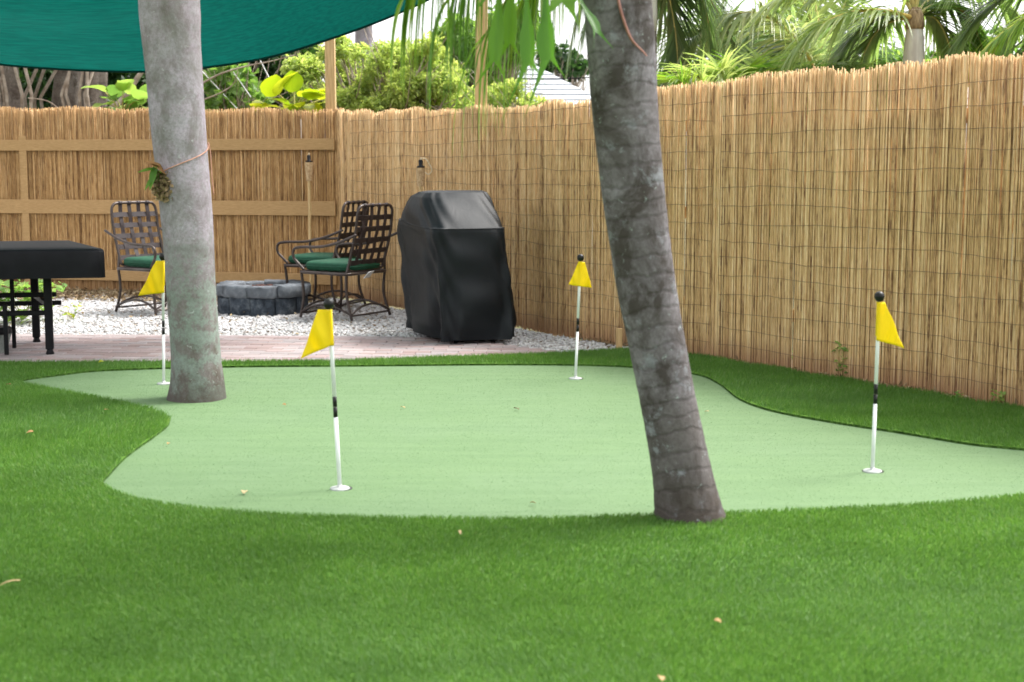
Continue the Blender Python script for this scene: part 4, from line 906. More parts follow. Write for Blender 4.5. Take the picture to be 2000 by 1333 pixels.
for (x0, y0), (x1, y1), W, dY, ti in (((1026, -90), (1036, 150), 0.05, -0.25, 0.45), ((1062, -80), (1076, 140), 0.066, -0.32, 0.25), ((1110, -40), (1172, 72), 0.045, -0.30, 0.1), ((1108, -120), (1096, 20), 0.10, -0.2, 0.9), ((985, -120), (962, 150), 0.045, -0.1, 0.8), ((965, -120), (950, 10), 0.04, -0.15, 0.7), ((1000, -120), (996, 110), 0.045, 0.0, 0.9)):
    a = AT(x0, y0, Yf - 0.2 + dY * 0.5); b = AT(x1, y1, Yf - 0.2 + dY); st = tf + (a - tf) * 0.3
    mb = MB(); L = np.linalg.norm(b - a); d = unit(b - a); mb.tube([tf + np.array([0, -0.05, 0]), (tf + a) / 2 + np.array([0, -0.05, 0.05]), a + d * 0.02], [0.010, 0.009, 0.008], 6)
    antler(mb, a, d, L, W * 1.15, tint=ti, bend=0.1, facing=(rng.uniform(-0.9, 0.9), -1, 0)); mb.build('frond', M['fern'], fern, True)
mb = MB(); mb.tube(smooth_curve([AT(1205, -20, Yf - 0.125), AT(1212, 20, Yf - 0.13), AT(1232, 75, Yf - 0.12), AT(1258, 105, Yf - 0.09), AT(1275, 130, Yf - 0.035)], 6), 0.0055, 6); props(mb.build('red_wire', M['redwire'], smooth=True), 'dull red wire curving down the upper part of the leaning trunk', 'wire')

# small staghorn fern tied on the upright palm
cc, rr = trunk_at(365, LTR); fx = AT(317, 362, cc[1] - rr * 0.8)
sf = thing('staghorn_fern', 'small ragged staghorn fern tied to the left side of the upright palm', 'fern', fx)
mb = MB()
for i in range(420):
    p = fx + np.clip(rng.randn(3), -1.7, 1.7) * np.array([0.03, 0.024, 0.042]) + np.array([0.005, 0, -0.005]); d = rng.randn(3); big_leaf(mb, p, d, 0.03 * rng.uniform(0.6, 1.4), 0.018, 0.5, rng.rand() * 0.7, rng.rand() * 3)
mb.build('root_ball', M['litter'], sf, True, kind='stuff')
mb = MB(); big_leaf(mb, AT(325, 342, fx[1] - 0.02), (-0.62, -0.3, 0.75), 0.17, 0.085, 0.7, 0.1, 0.5); big_leaf(mb, AT(312, 325, fx[1] - 0.03), (-0.8, -0.3, 0.3), 0.09, 0.04, 0.2, 0.3, 0.2); mb.build('brown_shield', M['dead_leaf'], sf, True)
for (a, b, W, ti) in (((300, 330), (268, 336), 0.03, 0.9), ((304, 325), (292, 372), 0.04, 0.6), ((300, 328), (316, 338), 0.03, 0.9), ((300, 345), (282, 372), 0.025, 0.7)):
    p0 = AT(*a, fx[1] - 0.05); p1 = AT(*b, fx[1] - 0.08); mb = MB(); mb.tube([fx + np.array([-0.01, -0.02, 0.02]), p0], [0.004, 0.004], 5); big_leaf(mb, p0, p1 - p0, float(np.linalg.norm(p1 - p0)) * 1.15, W, 0.1, ti, 0.5); mb.build('frond', M['fern'], sf, True)
pts = []
for i in range(33):
    a = -math.pi * 0.93 + i / 32 * math.pi * 1.05; yp_ = 352 - 68 * (i / 32) ; c0, r0 = trunk_at(yp_, LTR); pts.append((c0[0] + (r0 * 1.03 + 0.003) * math.cos(a), c0[1] + (r0 * 1.03 + 0.003) * math.sin(a), c0[2]))
tw = thing('twine', 'thin orange twine tied round the upright palm holding the small fern', 'twine', pts[-1])
mb = MB(); mb.tube(pts, 0.003, 5); mb.build('loop', M['twine'], tw, True)
e = np.array(pts[-1]); mb = MB(); mb.tube(smooth_curve([e, e + np.array([0.01, -0.02, 0.012]), e + np.array([0.02, -0.02, -0.06]), e + np.array([0.022, -0.015, -0.16]), e + np.array([0.03, -0.01, -0.28])], 5), 0.003, 5); mb.build('loose_end', M['twine'], tw, True)

# ------------------------------------------------------------------ putting flags
def put_flag(label, base_px, top_px, fl, wave, fl_z=0.955):
    b = G(*base_px, 0.006); tp = AT(top_px[0], top_px[1], b[1]); t = thing('golf_flag', label, 'golf flag', b, group='flags on the putting green')
    d = tp - b; L = np.linalg.norm(d)
    P = lambda f: b + d * f
    r_ = 0.0085
    for f0, f1 in ((0, 0.385), (0.495, 0.975)): mb = MB(); mb.tube([P(f0), P(f1)], r_, 12); mb.build('pole', M['white'], t, True)
    for f0, f1 in ((0.385, 0.437), (0.441, 0.495)): mb = MB(); mb.tube([P(f0), P(f1)], r_ * 1.06, 12); mb.build('band', M['black'], t, True)
    mb = MB(); mb.lathe([(0.006, -0.024), (0.014, -0.02), (0.021, -0.008), (0.0225, 0.002), (0.019, 0.013), (0.011, 0.020), (0.002, 0.022)], 18, P(0.985)); mb.build('knob', M['black'], t, True)
    mb = MB(); mb.lathe([(0.041, -0.004), (0.041, 0.003), (0.038, 0.006), (0.012, 0.008), (0.0095, 0.018)], 28, b); mb.build('cup_plate', M['cup'], t, True)
    mb = MB(); mb.lathe([(0.047, -0.004), (0.047, 0.0), (0.045, 0.0015)], 28, b + np.array([0.004, 0.008, 0.0])); mb.build('cup_hole_shade', M['black'], t, True)  # black disc set back from the plate, painted as the dark of the open hole
    o = P(fl_z); TL, TR, BR, BL = [np.array(c) for c in fl]; th = 0.0012
    for sg in (0,):
        def fn(a, v):
            q = (TL * (1 - a) + TR * a) * (1 - v) + (BL * (1 - a) + BR * a) * v
            dx = abs(q[0]); y = -0.011 + wave * math.sin(dx * 55 + v * 4.0) * min(1, dx / 0.05) - 0.2 * wave * v
            return (o[0] + q[0] + d[0] * q[1] / L, o[1] + y, o[2] + q[1])
        mb = MB(); mb.grid(fn, 16, 16); c = mb.build('cloth', M['flag'], t, True); md = c.modifiers.new('thickness', 'SOLIDIFY'); md.thickness = th
    mb = MB(); mb.tube([P(fl_z - 0.19), P(fl_z)], r_ * 1.35, 12); mb.build('flag_sleeve', M['flag'], t, True)
put_flag('yellow golf flag nearest the camera, left of centre, cloth drooping left', (664, 955), (642, 588), [(-0.045, 0.0), (0.008, 0.0), (0.012, -0.142), (-0.125, -0.2)], 0.014)
put_flag('yellow golf flag on the right with cloth drooping right in front of the reed fence', (1704, 921), (1718, 574), [(-0.008, 0.0), (0.022, 0.0), (0.112, -0.2), (-0.012, -0.165)], 0.014)
put_flag('yellow golf flag beside the white gravel left of the leaning trunk', (1124, 740), (1134, 500), [(-0.012, 0.0), (0.028, -0.005), (0.078, -0.165), (-0.068, -0.145)], 0.016)
put_flag('yellow golf flag partly behind the upright palm trunk, far left', (320, 750), (318, 498), [(-0.04, 0.0), (0.008, 0.0), (0.012, -0.195), (-0.145, -0.212)], 0.014)

# ------------------------------------------------------------------ covered grill
def grill():
    A = G(897, 674)[:2]; u = np.array([-0.36, 0.933]); v = np.array([0.933, 0.36])
    t = thing('covered_grill', 'tall barbecue grill under a black vinyl cover on the edge of the pavers', 'grill', (A[0], A[1], 0))
    n = 96
    # (z, u0, u1, v0, v1): extents along the two sides of the grill at each height
    lev = [(0.03, -0.03, 0.98, -0.13, 0.460), (0.12, -0.03, 0.99, -0.14, 0.480), (0.35, 0.0, 1.04, -0.155, 0.475), (0.60, 0.03, 1.08, -0.17, 0.450), (0.78, 0.045, 1.10, -0.185, 0.440), (0.84, 0.05, 1.09, -0.185, 0.435), (0.865, 0.055, 1.08, -0.18, 0.432),
           (0.90, 0.10, 1.07, -0.172, 0.432), (0.96, 0.18, 1.05, -0.16, 0.428), (1.03, 0.27, 1.0, -0.145, 0.423), (1.09, 0.35, 0.92, -0.125, 0.415), (1.13, 0.41, 0.80, -0.09, 0.405), (1.142, 0.46, 0.70, -0.03, 0.370)]
    L = np.array(lev); zs = np.linspace(0.0, 1.0, 70)
    def ring(f, a):
        zz = np.interp(f, np.linspace(0, 1, len(L)), L[:, 0]); z_raw = zz
        u0, u1, v0, v1 = (np.interp(zz, L[:, 0], L[:, i]) for i in (1, 2, 3, 4))
        ang = a * 2 * math.pi; c, s = math.cos(ang), math.sin(ang); e = 0.16 if zz < 0.87 else 0.22
        cu = math.copysign(abs(c) ** (2 * e), c); sv = math.copysign(abs(s) ** (2 * e), s)
        uu = (u0 + u1) / 2 + (u1 - u0) / 2 * cu; vv = (v0 + v1) / 2 + (v1 - v0) / 2 * sv
        fold = max(0, 1 - zz / 0.8); k = 0.055 * fold ** 0.8 * (0.5 - abs(math.sin(ang * 4.5 + 0.9 * math.sin(zz * 3) + 0.5))) + 0.010 * fold * (0.5 - abs(math.sin(ang * 7.5 + zz * 5))) + 0.006 * math.sin(ang * 5 + zz * 16) + 0.005 * math.sin(ang * 13 - zz * 23)
        uu += k * c * 1.0; vv += k * s * 1.1
        # flare of the hem at the right corner
        fl = math.exp(-((ang - 1.15) / 0.55) ** 2) * max(0, 1 - zz / 0.55)
        uu += -0.02 * fl; vv += 0.11 * fl; zz2 = zz + 0.075 * fl * max(0, 1 - zz / 0.2)
        zz2 += 0.008 * math.sin(ang * 6) * fold
        # side burner bulge on the far left
        zz2 += 0.05 * min(1, max(0, (zz - 0.55) / 0.3)) * min(1, max(0, (1.12 - zz) / 0.2)) * max(0, uu / 1.08) ** 2
        p = A + u * uu + v * vv; return (p[0], p[1], max(0.004, zz2))
    mb = MB(); mb.grid(lambda a, f: ring(f, a), n, 90, wrap=True)
    b = len(mb.v) - n; mb.f.append(tuple(b + i for i in range(n)))
    mb.t = [0.5] * len(mb.v); mb.build('cover', M['vinyl'], t, True)
    # raised seam round the shoulder and the caster feet
    mb = MB(); mb.tube([np.array(ring(0.497, i / 96)) * np.array([1, 1, 1]) for i in range(96)], 0.004, 5, close=True); mb.build('seam', M['vinyl'], t, True)
    for uu, vv in ((0.08, 0.0), (0.08, 0.3), (0.85, 0.0), (0.85, 0.3)):
        p = A + u * uu + v * vv; mb = MB(); mb.tube([(p[0] - 0.015, p[1], 0.03), (p[0] + 0.015, p[1], 0.03)], 0.03, 12); mb.build('caster', M['black_metal'], t, True)
grill()

# ------------------------------------------------------------------ covered games table
def table():
    c0 = AT(203, 486, 9.9); rz = R(13); fx_, fy_ = c0[0], c0[1]
    W_, D_t = 2.2, 1.26
    t = thing('covered_table', 'long games table under a black fitted cover at the left edge', 'table', (fx_, fy_, 0), rz)
    # local: right front corner at the origin, x to the left is negative; the far right corner is pulled in
    H = 0.765; sk = 0.20; sl_ = -0.30
    def outline(inset=0.0): return [(-W_ + inset, 0 + inset), (-inset - 0.03, inset), (-inset, inset + 0.03), (sl_ - inset, D_t - inset), (-W_ + inset, D_t - inset)]
    mb = MB(); V = []; Fc = []
    N_ = 14
    def per(inset, z, wv):
        o = outline(inset); pts = []
        for i in range(len(o)):
            a, b = np.array(o[i]), np.array(o[(i + 1) % len(o)])
            for k in range(N_): q = a + (b - a) * k / N_; nn = unit(np.array([b[1] - a[1], -(b[0] - a[0])])); q = q + nn * wv * (math.sin(i * 3 + k * 1.7) + 0.6 * math.sin(k * 0.9 + i)); pts.append((q[0], q[1], z))
        return pts
    rings = [per(0.0, H - sk, 0.007), per(0.0, H - sk * 0.55, 0.004), per(0.0, H - 0.025, 0.0), per(0.006, H - 0.008, 0), per(0.022, H, 0), per(0.3, H + 0.002, 0)]
    m_ = len(rings[0]); 
    for r_ in rings: V += r_
    for i in range(len(rings) - 1):
        for k in range(m_): l = (k + 1) % m_; Fc.append((i * m_ + k, i * m_ + l, i * m_ + m_ + l, i * m_ + m_ + k))
    Fc.append(tuple((len(rings) - 1) * m_ + k for k in range(m_))); mb.add(V, Fc); mb.build('cover', M['table_cloth'], t, True, world=False)
    for x, y in ((-0.41, 0.32), (-0.57, 1.08), (-1.75, 0.32), (-1.75, 1.08)):
        mb = MB(); mb.box((x, y, 0.31), (0.055, 0.055, 0.54), bev=0.004); lg = mb.build('leg', M['black_metal'], t, world=False)
        mb = MB(); mb.lathe([(0.026, 0.0), (0.03, 0.008), (0.022, 0.03), (0.02, 0.045)], 12, (x, y, 0.0)); f = mb.mesh('levelling_foot', M['black_metal'], True); link('levelling_foot', f, lg)
    for y, z in ((0.32, 0.30), (1.08, 0.30), (0.66, 0.40)):
        mb = MB(); mb.box((-1.08, y, z), (1.4, 0.035, 0.035), bev=0.003); mb.build('crossbar', M['black_metal'], t, world=False)
    for x in (-0.41, -1.75): mb = MB(); mb.box((x - (0.08 if x > -1 else 0), 0.70, 0.36), (0.035, 0.74, 0.035), rz=0.2 if x > -1 else 0, bev=0.003); mb.build('end_bar', M['black_metal'], t, world=False)
    mb = MB(); mb.box((-0.68, 0.6, 0.30), (0.028, 0.028, 0.56), bev=0.003); mb.build('brace', M['black_metal'], t, world=False)
    mb = MB(); mb.box((-0.70, 0.30, 0.19), (0.03, 0.03, 0.36), bev=0.003); mb.build('brace', M['black_metal'], t, world=False)
table()
def bag():
    b = G(-16, 690); t = thing('storage_bag', 'grey green bag with a black rim on the pavers under the covered table', 'bag', b)
    mb = MB(); mb.grid(lambda a, v: (b[0] + (0.10 + 0.04 * v) * math.cos(a * 6.283) * (1 + 0.05 * math.sin(a * 40 * 0.5)), b[1] + (0.10 + 0.04 * v) * math.sin(a * 6.283), 0.004 + 0.15 * v), 28, 8, wrap=True); mb.build('body', M['bag'], t, True)
    mb = MB(); mb.lathe([(0.138, 0.14), (0.146, 0.15), (0.142, 0.185), (0.125, 0.19), (0.02, 0.186)], 28, b); mb.build('rim', M['black_metal'], t, True)
bag()

# ------------------------------------------------------------------ patio chairs
def chair(name, label, loc, rz, tag=False):
    t = thing(name, label, 'patio chair', loc, rz, 'chairs round the fire pit')
    BR = M['bronze']; r_ = 0.013
    def part(nm, pts, rad=r_, m=BR, n=8, close=False, sm=6):
        mb = MB(); mb.tube(smooth_curve(pts, sm, close), rad, n, close=close); return mb.build(nm, m, t, True, world=False)
    xw, yf, yb = 0.285, 0.25, -0.25
    for s in (-1, 1):
        part('leg', [(s * xw, yf + 0.015, 0), (s * (xw - 0.01), yf - 0.015, 0.2), (s * xw, yf, 0.42)])
        part('leg', [(s * xw, yb - 0.05, 0), (s * (xw - 0.012), yb + 0.01, 0.2), (s * xw, yb + 0.005, 0.40)])
        part('armrest', [(s * (xw + 0.03), yb - 0.13, 0.745), (s * (xw + 0.035), yb + 0.06, 0.675), (s * (xw + 0.035), 0.0, 0.635), (s * (xw + 0.03), yf - 0.02, 0.625), (s * (xw + 0.03), yf + 0.055, 0.60), (s * (xw + 0.025), yf + 0.06, 0.53), (s * (xw + 0.012), yf + 0.01, 0.47), (s * xw, yf - 0.03, 0.425)], 0.0125)
        part('stretcher', [(s * xw, yf + 0.012, 0.045), (s * xw, yf - 0.1, 0.10), (s * xw, 0, 0.125), (s * xw, yb + 0.1, 0.10), (s * xw, yb - 0.045, 0.045)], 0.010)
    for y in (yf + 0.01, yb - 0.042):
        part('stretcher', [(-xw, y, 0.05), (-0.15, y, 0.105), (0, y, 0.125), (0.15, y, 0.105), (xw, y, 0.05)], 0.010)
        part('base_rail', [(-xw, y, 0.04), (0, y, 0.038), (xw, y, 0.04)], 0.009)
    part('seat_frame', [(-xw, yf, 0.405), (0, yf + 0.015, 0.405), (xw, yf, 0.405), (xw + 0.003, 0, 0.402), (xw, yb, 0.40), (0, yb, 0.40), (-xw, yb, 0.40), (-xw - 0.003, 0, 0.402)], 0.014, close=True)
    # strapped backrest
    def bp(x, h): return np.array([x, yb + 0.02 - 0.13 * h - 0.025 * math.sin(h * 3.1), 0.42 + 0.575 * h])
    hw = 0.255
    part('back_frame', [bp(-hw * 0.9, 0.02), bp(-hw, 0.12), bp(-hw * 1.0, 0.5), bp(-hw, 0.86), bp(-hw * 0.9, 0.965), bp(-hw * 0.7, 0.995), bp(0, 1.0), bp(hw * 0.7, 0.995), bp(hw * 0.9, 0.965), bp(hw, 0.86), bp(hw, 0.5), bp(hw, 0.12), bp(hw * 0.9, 0.02), bp(0, 0.0)], 0.0135, close=True, sm=5)
    for s in (-1, 1): part('back_support', [(s * xw, yb + 0.005, 0.40), tuple(bp(s * hw, 0.2)), tuple(bp(s * (hw + 0.004), 0.45))], 0.012)
    def strap(pts, wd):
        mb = MB(); P = np.array(pts); V = []
        for i, p in enumerate(P):
            tg = unit(P[min(i + 1, len(P) - 1)] - P[max(i - 1, 0)]); n = np.array([0, 0.95, 0.31]); s = unit(np.cross(tg, n)); n = np.cross(s, tg)
            V += [p + s * wd / 2 + n * 0.002, p - s * wd / 2 + n * 0.002, p - s * wd / 2 - n * 0.002, p + s * wd / 2 - n * 0.002]
        Fc = [(i * 4 + k, i * 4 + (k + 1) % 4, i * 4 + 4 + (k + 1) % 4, i * 4 + 4 + k) for i in range(len(P) - 1) for k in range(4)]
        mb.add(V, Fc); mb.build('strap', M['strap'], t, False, world=False)
    vx = [-0.155, -0.052, 0.052, 0.155]; hz = [0.13, 0.30, 0.47, 0.64, 0.81]
    nrm = np.array([0, 0.95, 0.31])
    for i, x in enumerate(vx):
        strap([bp(x, h) + nrm * 0.003 * math.sin(math.pi * (h - 0.045) / 0.17 + math.pi * i) for h in np.linspace(0.0, 0.998, 37)], 0.042)
        mb = MB(); mb.tube([bp(x - 0.02, 0.996), bp(x + 0.02, 0.996)], 0.0185, 8); mb.build('strap_loop', M['strap'], t, True, world=False)
    for j, h in enumerate(hz):
        strap([bp(x, h) + nrm * 0.003 * math.cos(math.pi * (x + 0.155) / 0.1033 + math.pi * (j + 1)) for x in np.linspace(-hw, hw, 31)], 0.047)
    for i in range(5):
        y = yb + 0.08 + i * 0.09; mb = MB(); mb.box((0, y, 0.408), (2 * xw, 0.042, 0.006), bev=0.002); mb.build('seat_strap', M['strap'], t, world=False)
    # cushion: pillowy square with a piped edge
    def cf(a, v):
        ang = a * 6.28318; c, s = math.cos(ang), math.sin(ang); k = 0.32
        x = math.copysign(abs(c) ** k, c) * 0.262; y = math.copysign(abs(s) ** k, s) * 0.262
        ph = -math.pi / 2 + math.pi * v; sc_ = abs(math.cos(ph)) ** 0.22; return (x * sc_, y * sc_ + 0.005, 0.458 + 0.046 * math.copysign(abs(math.sin(ph)) ** 0.7, math.sin(ph)))
    mb = MB(); mb.grid(cf, 48, 15, wrap=True); cu = mb.build('seat_cushion', M['cushion'], t, True, world=False)
    mb = MB(); mb.tube([cf(i / 48, 0.5) for i in range(48)], 0.006, 5, close=True); link('piping', mb.mesh('piping', M['cushion'], True), cu)
    if tag:
        mb = MB(); mb.box((-0.03, yb - 0.05, 0.385), (0.15, 0.006, 0.075), rz=0.3, rx=0.7, bev=0.001); o = mb.build('paper_tag', M['white'], t, world=False); o["label"] = "white paper tag hanging from the chair seat"
    return t
def chair_rz(fx_, fy_): return math.atan2(fy_, fx_) - math.pi / 2
chair('patio_chair', 'bronze strap back patio chair left of the fire pit, partly behind the upright palm', (-3.24, 13.2, 0), chair_rz(0.80, -0.60))
chair('patio_chair', 'nearer of two strap back patio chairs with green cushion, white tag hanging from its seat', (-1.50, 12.75, 0), chair_rz(-0.86, 0.51), True)
chair('patio_chair', 'farther of two strap back patio chairs, half hidden behind the one with the tag', (-1.80, 13.65, 0), chair_rz(-0.93, 0.36))

# ------------------------------------------------------------------ fire pit
def fire_pit():
    c = G(515, 606); cx, cy = c[0], c[1] + 0.02; ro, ri, H = 0.415, 0.27, 0.25
    t = thing('fire_pit', 'round dark blue grey stone fire pit on the white gravel', 'fire pit', (cx, cy, 0))
    def block(a0, a1, r0, r1, z0, z1, tint, name):
        g = 0.012; mb = MB(); k = 6; V = []; r2 = rng.uniform(-0.012, 0.012)
        for z, ins in ((z0, 0.012), (z0 + 0.015, 0), (z1 - 0.015, 0), (z1, 0.012)):
            for r_, sg in ((r1 + r2, -1), (r0, 1)):
                for i in range(k):
                    a = a0 + g + (a1 - a0 - 2 * g) * i / (k - 1); edge = 0.008 if i in (0, k - 1) else 0
                    rr_ = r_ + sg * (ins + edge) + 0.008 * rng.randn() * (1 if sg < 0 else 0.4); V.append((cx + rr_ * math.cos(a), cy + rr_ * math.sin(a), z + 0.003 * rng.randn()))
        m_ = 2 * k; Fc = []
        loop = list(range(k)) + [2 * k - 1 - i for i in range(k)]
        for l in range(3):
            for i in range(m_): j = (i + 1) % m_; Fc.append((l * m_ + loop[i], l * m_ + loop[j], l * m_ + m_ + loop[j], l * m_ + m_ + loop[i]))
        Fc.append(tuple(3 * m_ + i for i in loop)); Fc.append(tuple(i for i in loop[::-1])); mb.add(V, Fc, tint); mb.build(name, M['pit'], t, True)
    n1, n2 = 11, 9
    for i in range(n1): a = i * 2 * math.pi / n1; block(a, a + 2 * math.pi / n1 * 1.03, ri + 0.01, ro, -0.03, H * 0.62 + rng.uniform(-0.03, 0.03), 0.0, 'stone')
    for i in range(n2): a = i * 2 * math.pi / n2 + 0.3; block(a, a + 2 * math.pi / n2 * 1.04, ri - 0.01, ro + 0.012, H * 0.58, H + rng.uniform(-0.008, 0.008), 0.28, 'cap_stone')
    pts = rng.rand(700, 2) * 2 - 1; pts = pts[np.hypot(pts[:, 0], pts[:, 1]) < 1] * (ri - 0.01) + np.array([cx, cy])
    me = stones('lava_rock', pts, 0.012, 0.024, M['ash'], H - 0.055); o = link('lava_rock', me, t, 'stuff', (-cx, -cy, 0))
    mb = MB(); mb.lathe([(ri + 0.005, H - 0.07), (ri + 0.005, H - 0.05)], 24, (cx, cy, 0)); mb.build('fill', M['ash'], t)
fire_pit()

# ------------------------------------------------------------------ torches
def torch(label, x, y_top, y_head, y_head_end, Y, loop):
    b = AT(x, y_head_end, Y); z1 = b[2]; z2 = float(AT(x, y_head, Y)[2]); z3 = float(AT(x, y_top, Y)[2])
    t = thing('bamboo_torch', label, 'torch', (b[0], Y, 0), group='torches by the fence')
    mb = MB(); pts = []; rad = []
    for z in np.arange(-0.05, z1 + 0.05, 0.02):
        pts.append((b[0], Y, z)); rad.append(0.0145 + 0.003 * math.exp(-((z % 0.27) - 0.13) ** 2 / 0.0003))
    mb.tube(pts, rad, 10); mb.build('pole', M['bamboo'], t, True)
    prof = []; 
    for i in range(40): f = i / 39; prof.append((0.028 + 0.014 * f + 0.0035 * (i % 2), z1 + (z2 - z1) * f))
    mb = MB(); mb.lathe(prof, 20, (b[0], Y, 0)); mb.build('woven_head', M['wicker'], t, False)
    mb = MB(); mb.lathe([(0.034, z2), (0.037, z2 + 0.005), (0.035, z2 + 0.012), (0.018, z2 + 0.02), (0.02, z3 - 0.01), (0.012, z3)], 18, (b[0], Y, 0)); mb.build('oil_can', M['black_metal'], t, True)
    mb = MB(); mb.tube([(b[0], Y, z3 - 0.005), (b[0] + 0.003, Y, z3 + 0.02)], 0.007, 8); mb.build('wick', M['rope'], t, True)
    if loop:
        mb = MB(); mb.tube(smooth_curve([(b[0], Y - 0.03, z3), (b[0] + 0.04, Y - 0.03, z3 + 0.01), (b[0] + 0.085, Y - 0.03, z3 - 0.05), (b[0] + 0.10, Y - 0.03, z3 - 0.10), (b[0] + 0.07, Y - 0.03, z3 - 0.13), (b[0] + 0.04, Y - 0.03, z3 - 0.11)], 6), 0.006, 6); mb.build('rope_loop', M['rope'], t, True)
torch('bamboo torch with a woven head against the brown fence, left of the corner post', 604, 303, 317, 354, 14.6, False)
torch('bamboo torch with black can and rope loop rising behind the covered grill', 822, 312, 328, 364, 12.75, True)

# ------------------------------------------------------------------ small plants, fallen leaves, litter
def weed(label, x, y, h_px, n, spread_px, m, L, W, name='weed', cat='weed', group='weeds at the foot of the fence'):
    b = G(x, y); s = b[1] / F_PX; t = thing(name, label, cat, b, group=group); H = h_px * s
    mbs = MB()
    for i in range(max(3, n // 6)):
        e = b + np.array([rng.uniform(-1, 1) * spread_px * s, rng.uniform(-0.6, 0.4) * spread_px * s, H * rng.uniform(0.5, 1.0)]); mbs.tube([b, (b + e) / 2 + rng.randn(3) * 0.01, e], [0.004, 0.003, 0.002], 5)
    mbs.build('stem', M['rachis'], t)
    mb = MB()
    for i in range(n):
        f = rng.rand() ** 0.7; p = b + np.array([rng.uniform(-1, 1) * spread_px * s * (0.5 + 0.5 * f), rng.uniform(-0.8, 0.5) * spread_px * s, H * f + 0.01]); big_leaf(mb, p, rng.randn(3) * np.array([1, 1, 0.4]) + np.array([0, -0.4, 0.25]), L * rng.uniform(0.6, 1.2), W * rng.uniform(0.7, 1.1), 0.9, rng.rand(), rng.uniform(-0.6, 0.6))
    mb.build('leaves', m, t, True)
weed('leafy green shrub on the gravel under the covered table', 45, 625, 78, 150, 82, M['leaf_mid'], 0.11, 0.085, 'shrub', 'shrub', None)
weed('low yellow green sprig on the gravel right of the covered table', 138, 620, 26, 16, 26, M['leaf_lime'], 0.06, 0.04, group='weeds on the gravel')
weed('tall green weed at the foot of the right fence, left of the right flag', 1648, 738, 68, 40, 20, M['leaf_mid'], 0.05, 0.03)
weed('tiny green weed at the fence foot just right of the leaning trunk', 1540, 706, 22, 8, 8, M['leaf_mid'], 0.03, 0.02)
weed('small green weed at the fence foot near the right edge', 1945, 792, 26, 16, 18, M['leaf_mid'], 0.04, 0.026)
weed('low green weed at the fence foot right of the right flag', 1872, 784, 16, 10, 14, M['leaf_mid'], 0.035, 0.022)
weed('green weed growing at the fence foot right of the covered grill', 1046, 634, 48, 16, 12, M['leaf_mid'], 0.05, 0.03)
def fallen(label, x, y, L, W, ti, m='dead_leaf'):
    b = G(x, y, 0.042 if not inside(np.array([G(x, y)[0]]), np.array([G(x, y)[1]]), green_poly)[0] else 0.012); mb = MB(); a = rng.rand() * 6.28
    big_leaf(mb, b + np.array([0, 0, 0.006]), (math.cos(a), math.sin(a), 0.3), L * 0.7, W * 0.8, 0.9, ti, rng.uniform(-0.3, 0.3)); o = mb.build('fallen_leaf', M[m], smooth=True); md = o.modifiers.new('thickness', 'SOLIDIFY'); md.thickness = 0.001; props(o, label, 'leaf', 'leaves fallen on the turf')
fallen('orange brown fallen leaf on the turf at the left edge', 65, 846, 0.055, 0.03, 0.2)
fallen('pale curled fallen leaf on the green left of the nearest flag', 478, 962, 0.05, 0.03, 1.0)
fallen('dark brown fallen leaf in the middle of the putting green', 1005, 800, 0.05, 0.03, 0.0, 'litter')
fallen('small orange fallen leaf on the turf beside the left tip of the green', 20, 753, 0.05, 0.025, 0.3)
fallen('small orange fallen leaf on the green left of the nearest flag pole band', 552, 792, 0.04, 0.02, 0.3)
fallen('yellowish fallen leaf on the green above centre', 784, 797, 0.045, 0.022, 0.8)
fallen('small tan fallen leaf on the green right of the leaning trunk', 1384, 806, 0.04, 0.02, 0.9)
fallen('tan fallen leaf on the green near its lower edge', 1036, 985, 0.035, 0.02, 0.6)
fallen('tan fallen leaf at the bottom edge of the picture', 1290, 1326, 0.04, 0.02, 0.7)
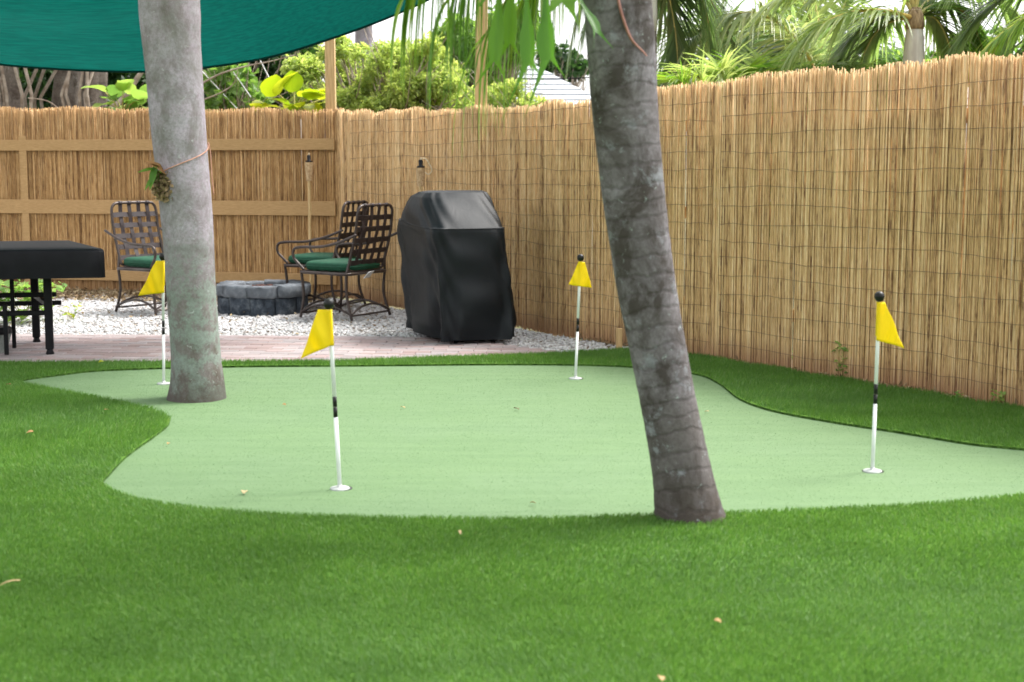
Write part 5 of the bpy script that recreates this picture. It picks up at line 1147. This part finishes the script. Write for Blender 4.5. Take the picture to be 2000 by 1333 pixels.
fallen('brown fallen leaf on the turf near the bottom centre right', 1395, 1215, 0.04, 0.016, 0.5)
fallen('tan blade like leaf on the turf left of the leaning trunk', 897, 1040, 0.06, 0.008, 0.9)
fallen('long tan straw on the turf at the left edge', 40, 1138, 0.11, 0.006, 0.9)
fallen('small tan leaf on the turf left of the green', 330, 868, 0.03, 0.016, 0.5)
fallen('small brown leaf on the turf left of the green notch', 205, 803, 0.04, 0.016, 0.6)
fallen('little yellow green leaf on the turf edge by the pavers', 202, 708, 0.06, 0.035, 0.8, 'leaf_lime')
def litter(name, label, pts, L, W, z):
    n = len(pts); p = np.stack([pts[:, 0], pts[:, 1], z + 0.03 * rng.rand(n) ** 2], -1); a = unit(rng.randn(n, 3) * np.array([1, 1, 0.3])); s = unit(np.cross(a, np.array([0, 0, 1.0]) + 0.5 * rng.randn(n, 3))); nn = np.cross(a, s)
    l = L * rng.uniform(0.5, 1.3, n)[:, None]; wv = W * rng.uniform(0.5, 1.3, n)[:, None]
    V = np.stack([p, p + a * l * 0.5 + s * wv * 0.5 + nn * l * 0.1, p + a * l, p + a * l * 0.5 - s * wv * 0.5 + nn * l * 0.1], 1); i = np.arange(n)[:, None] * 4
    props(link(name, fast_mesh(name, V.reshape(-1, 3), i + np.array([[0, 1, 2, 3]]), M['litter'], np.repeat(rng.rand(n), 4))), label, 'leaf litter', kind='stuff')
n = 5200; s = rng.rand(n) * LB; d = 0.05 + 0.9 * rng.rand(n) ** 1.5
litter('leaf_litter', 'dry brown leaves lying along the foot of the back fence', (FB0[None] + DB[None] * s[:, None] - NB_[None] * d[:, None]), 0.07, 0.03, -0.01)
n = 2600; s = 4.3 + rng.rand(n) * (LR - 4.3); d = -0.02 + 0.12 * rng.rand(n)
litter('leaf_litter', 'straw scraps and dry leaves along the foot of the right fence', (CORNER[None] + DR[None] * s[:, None] - NRM[None] * d[:, None]), 0.05, 0.014, -0.012)
n = 420; q = gp[rng.choice(len(gp), n)]
litter('leaf_litter', 'scattered dry leaf bits on the white gravel', q, 0.04, 0.02, 0.0)
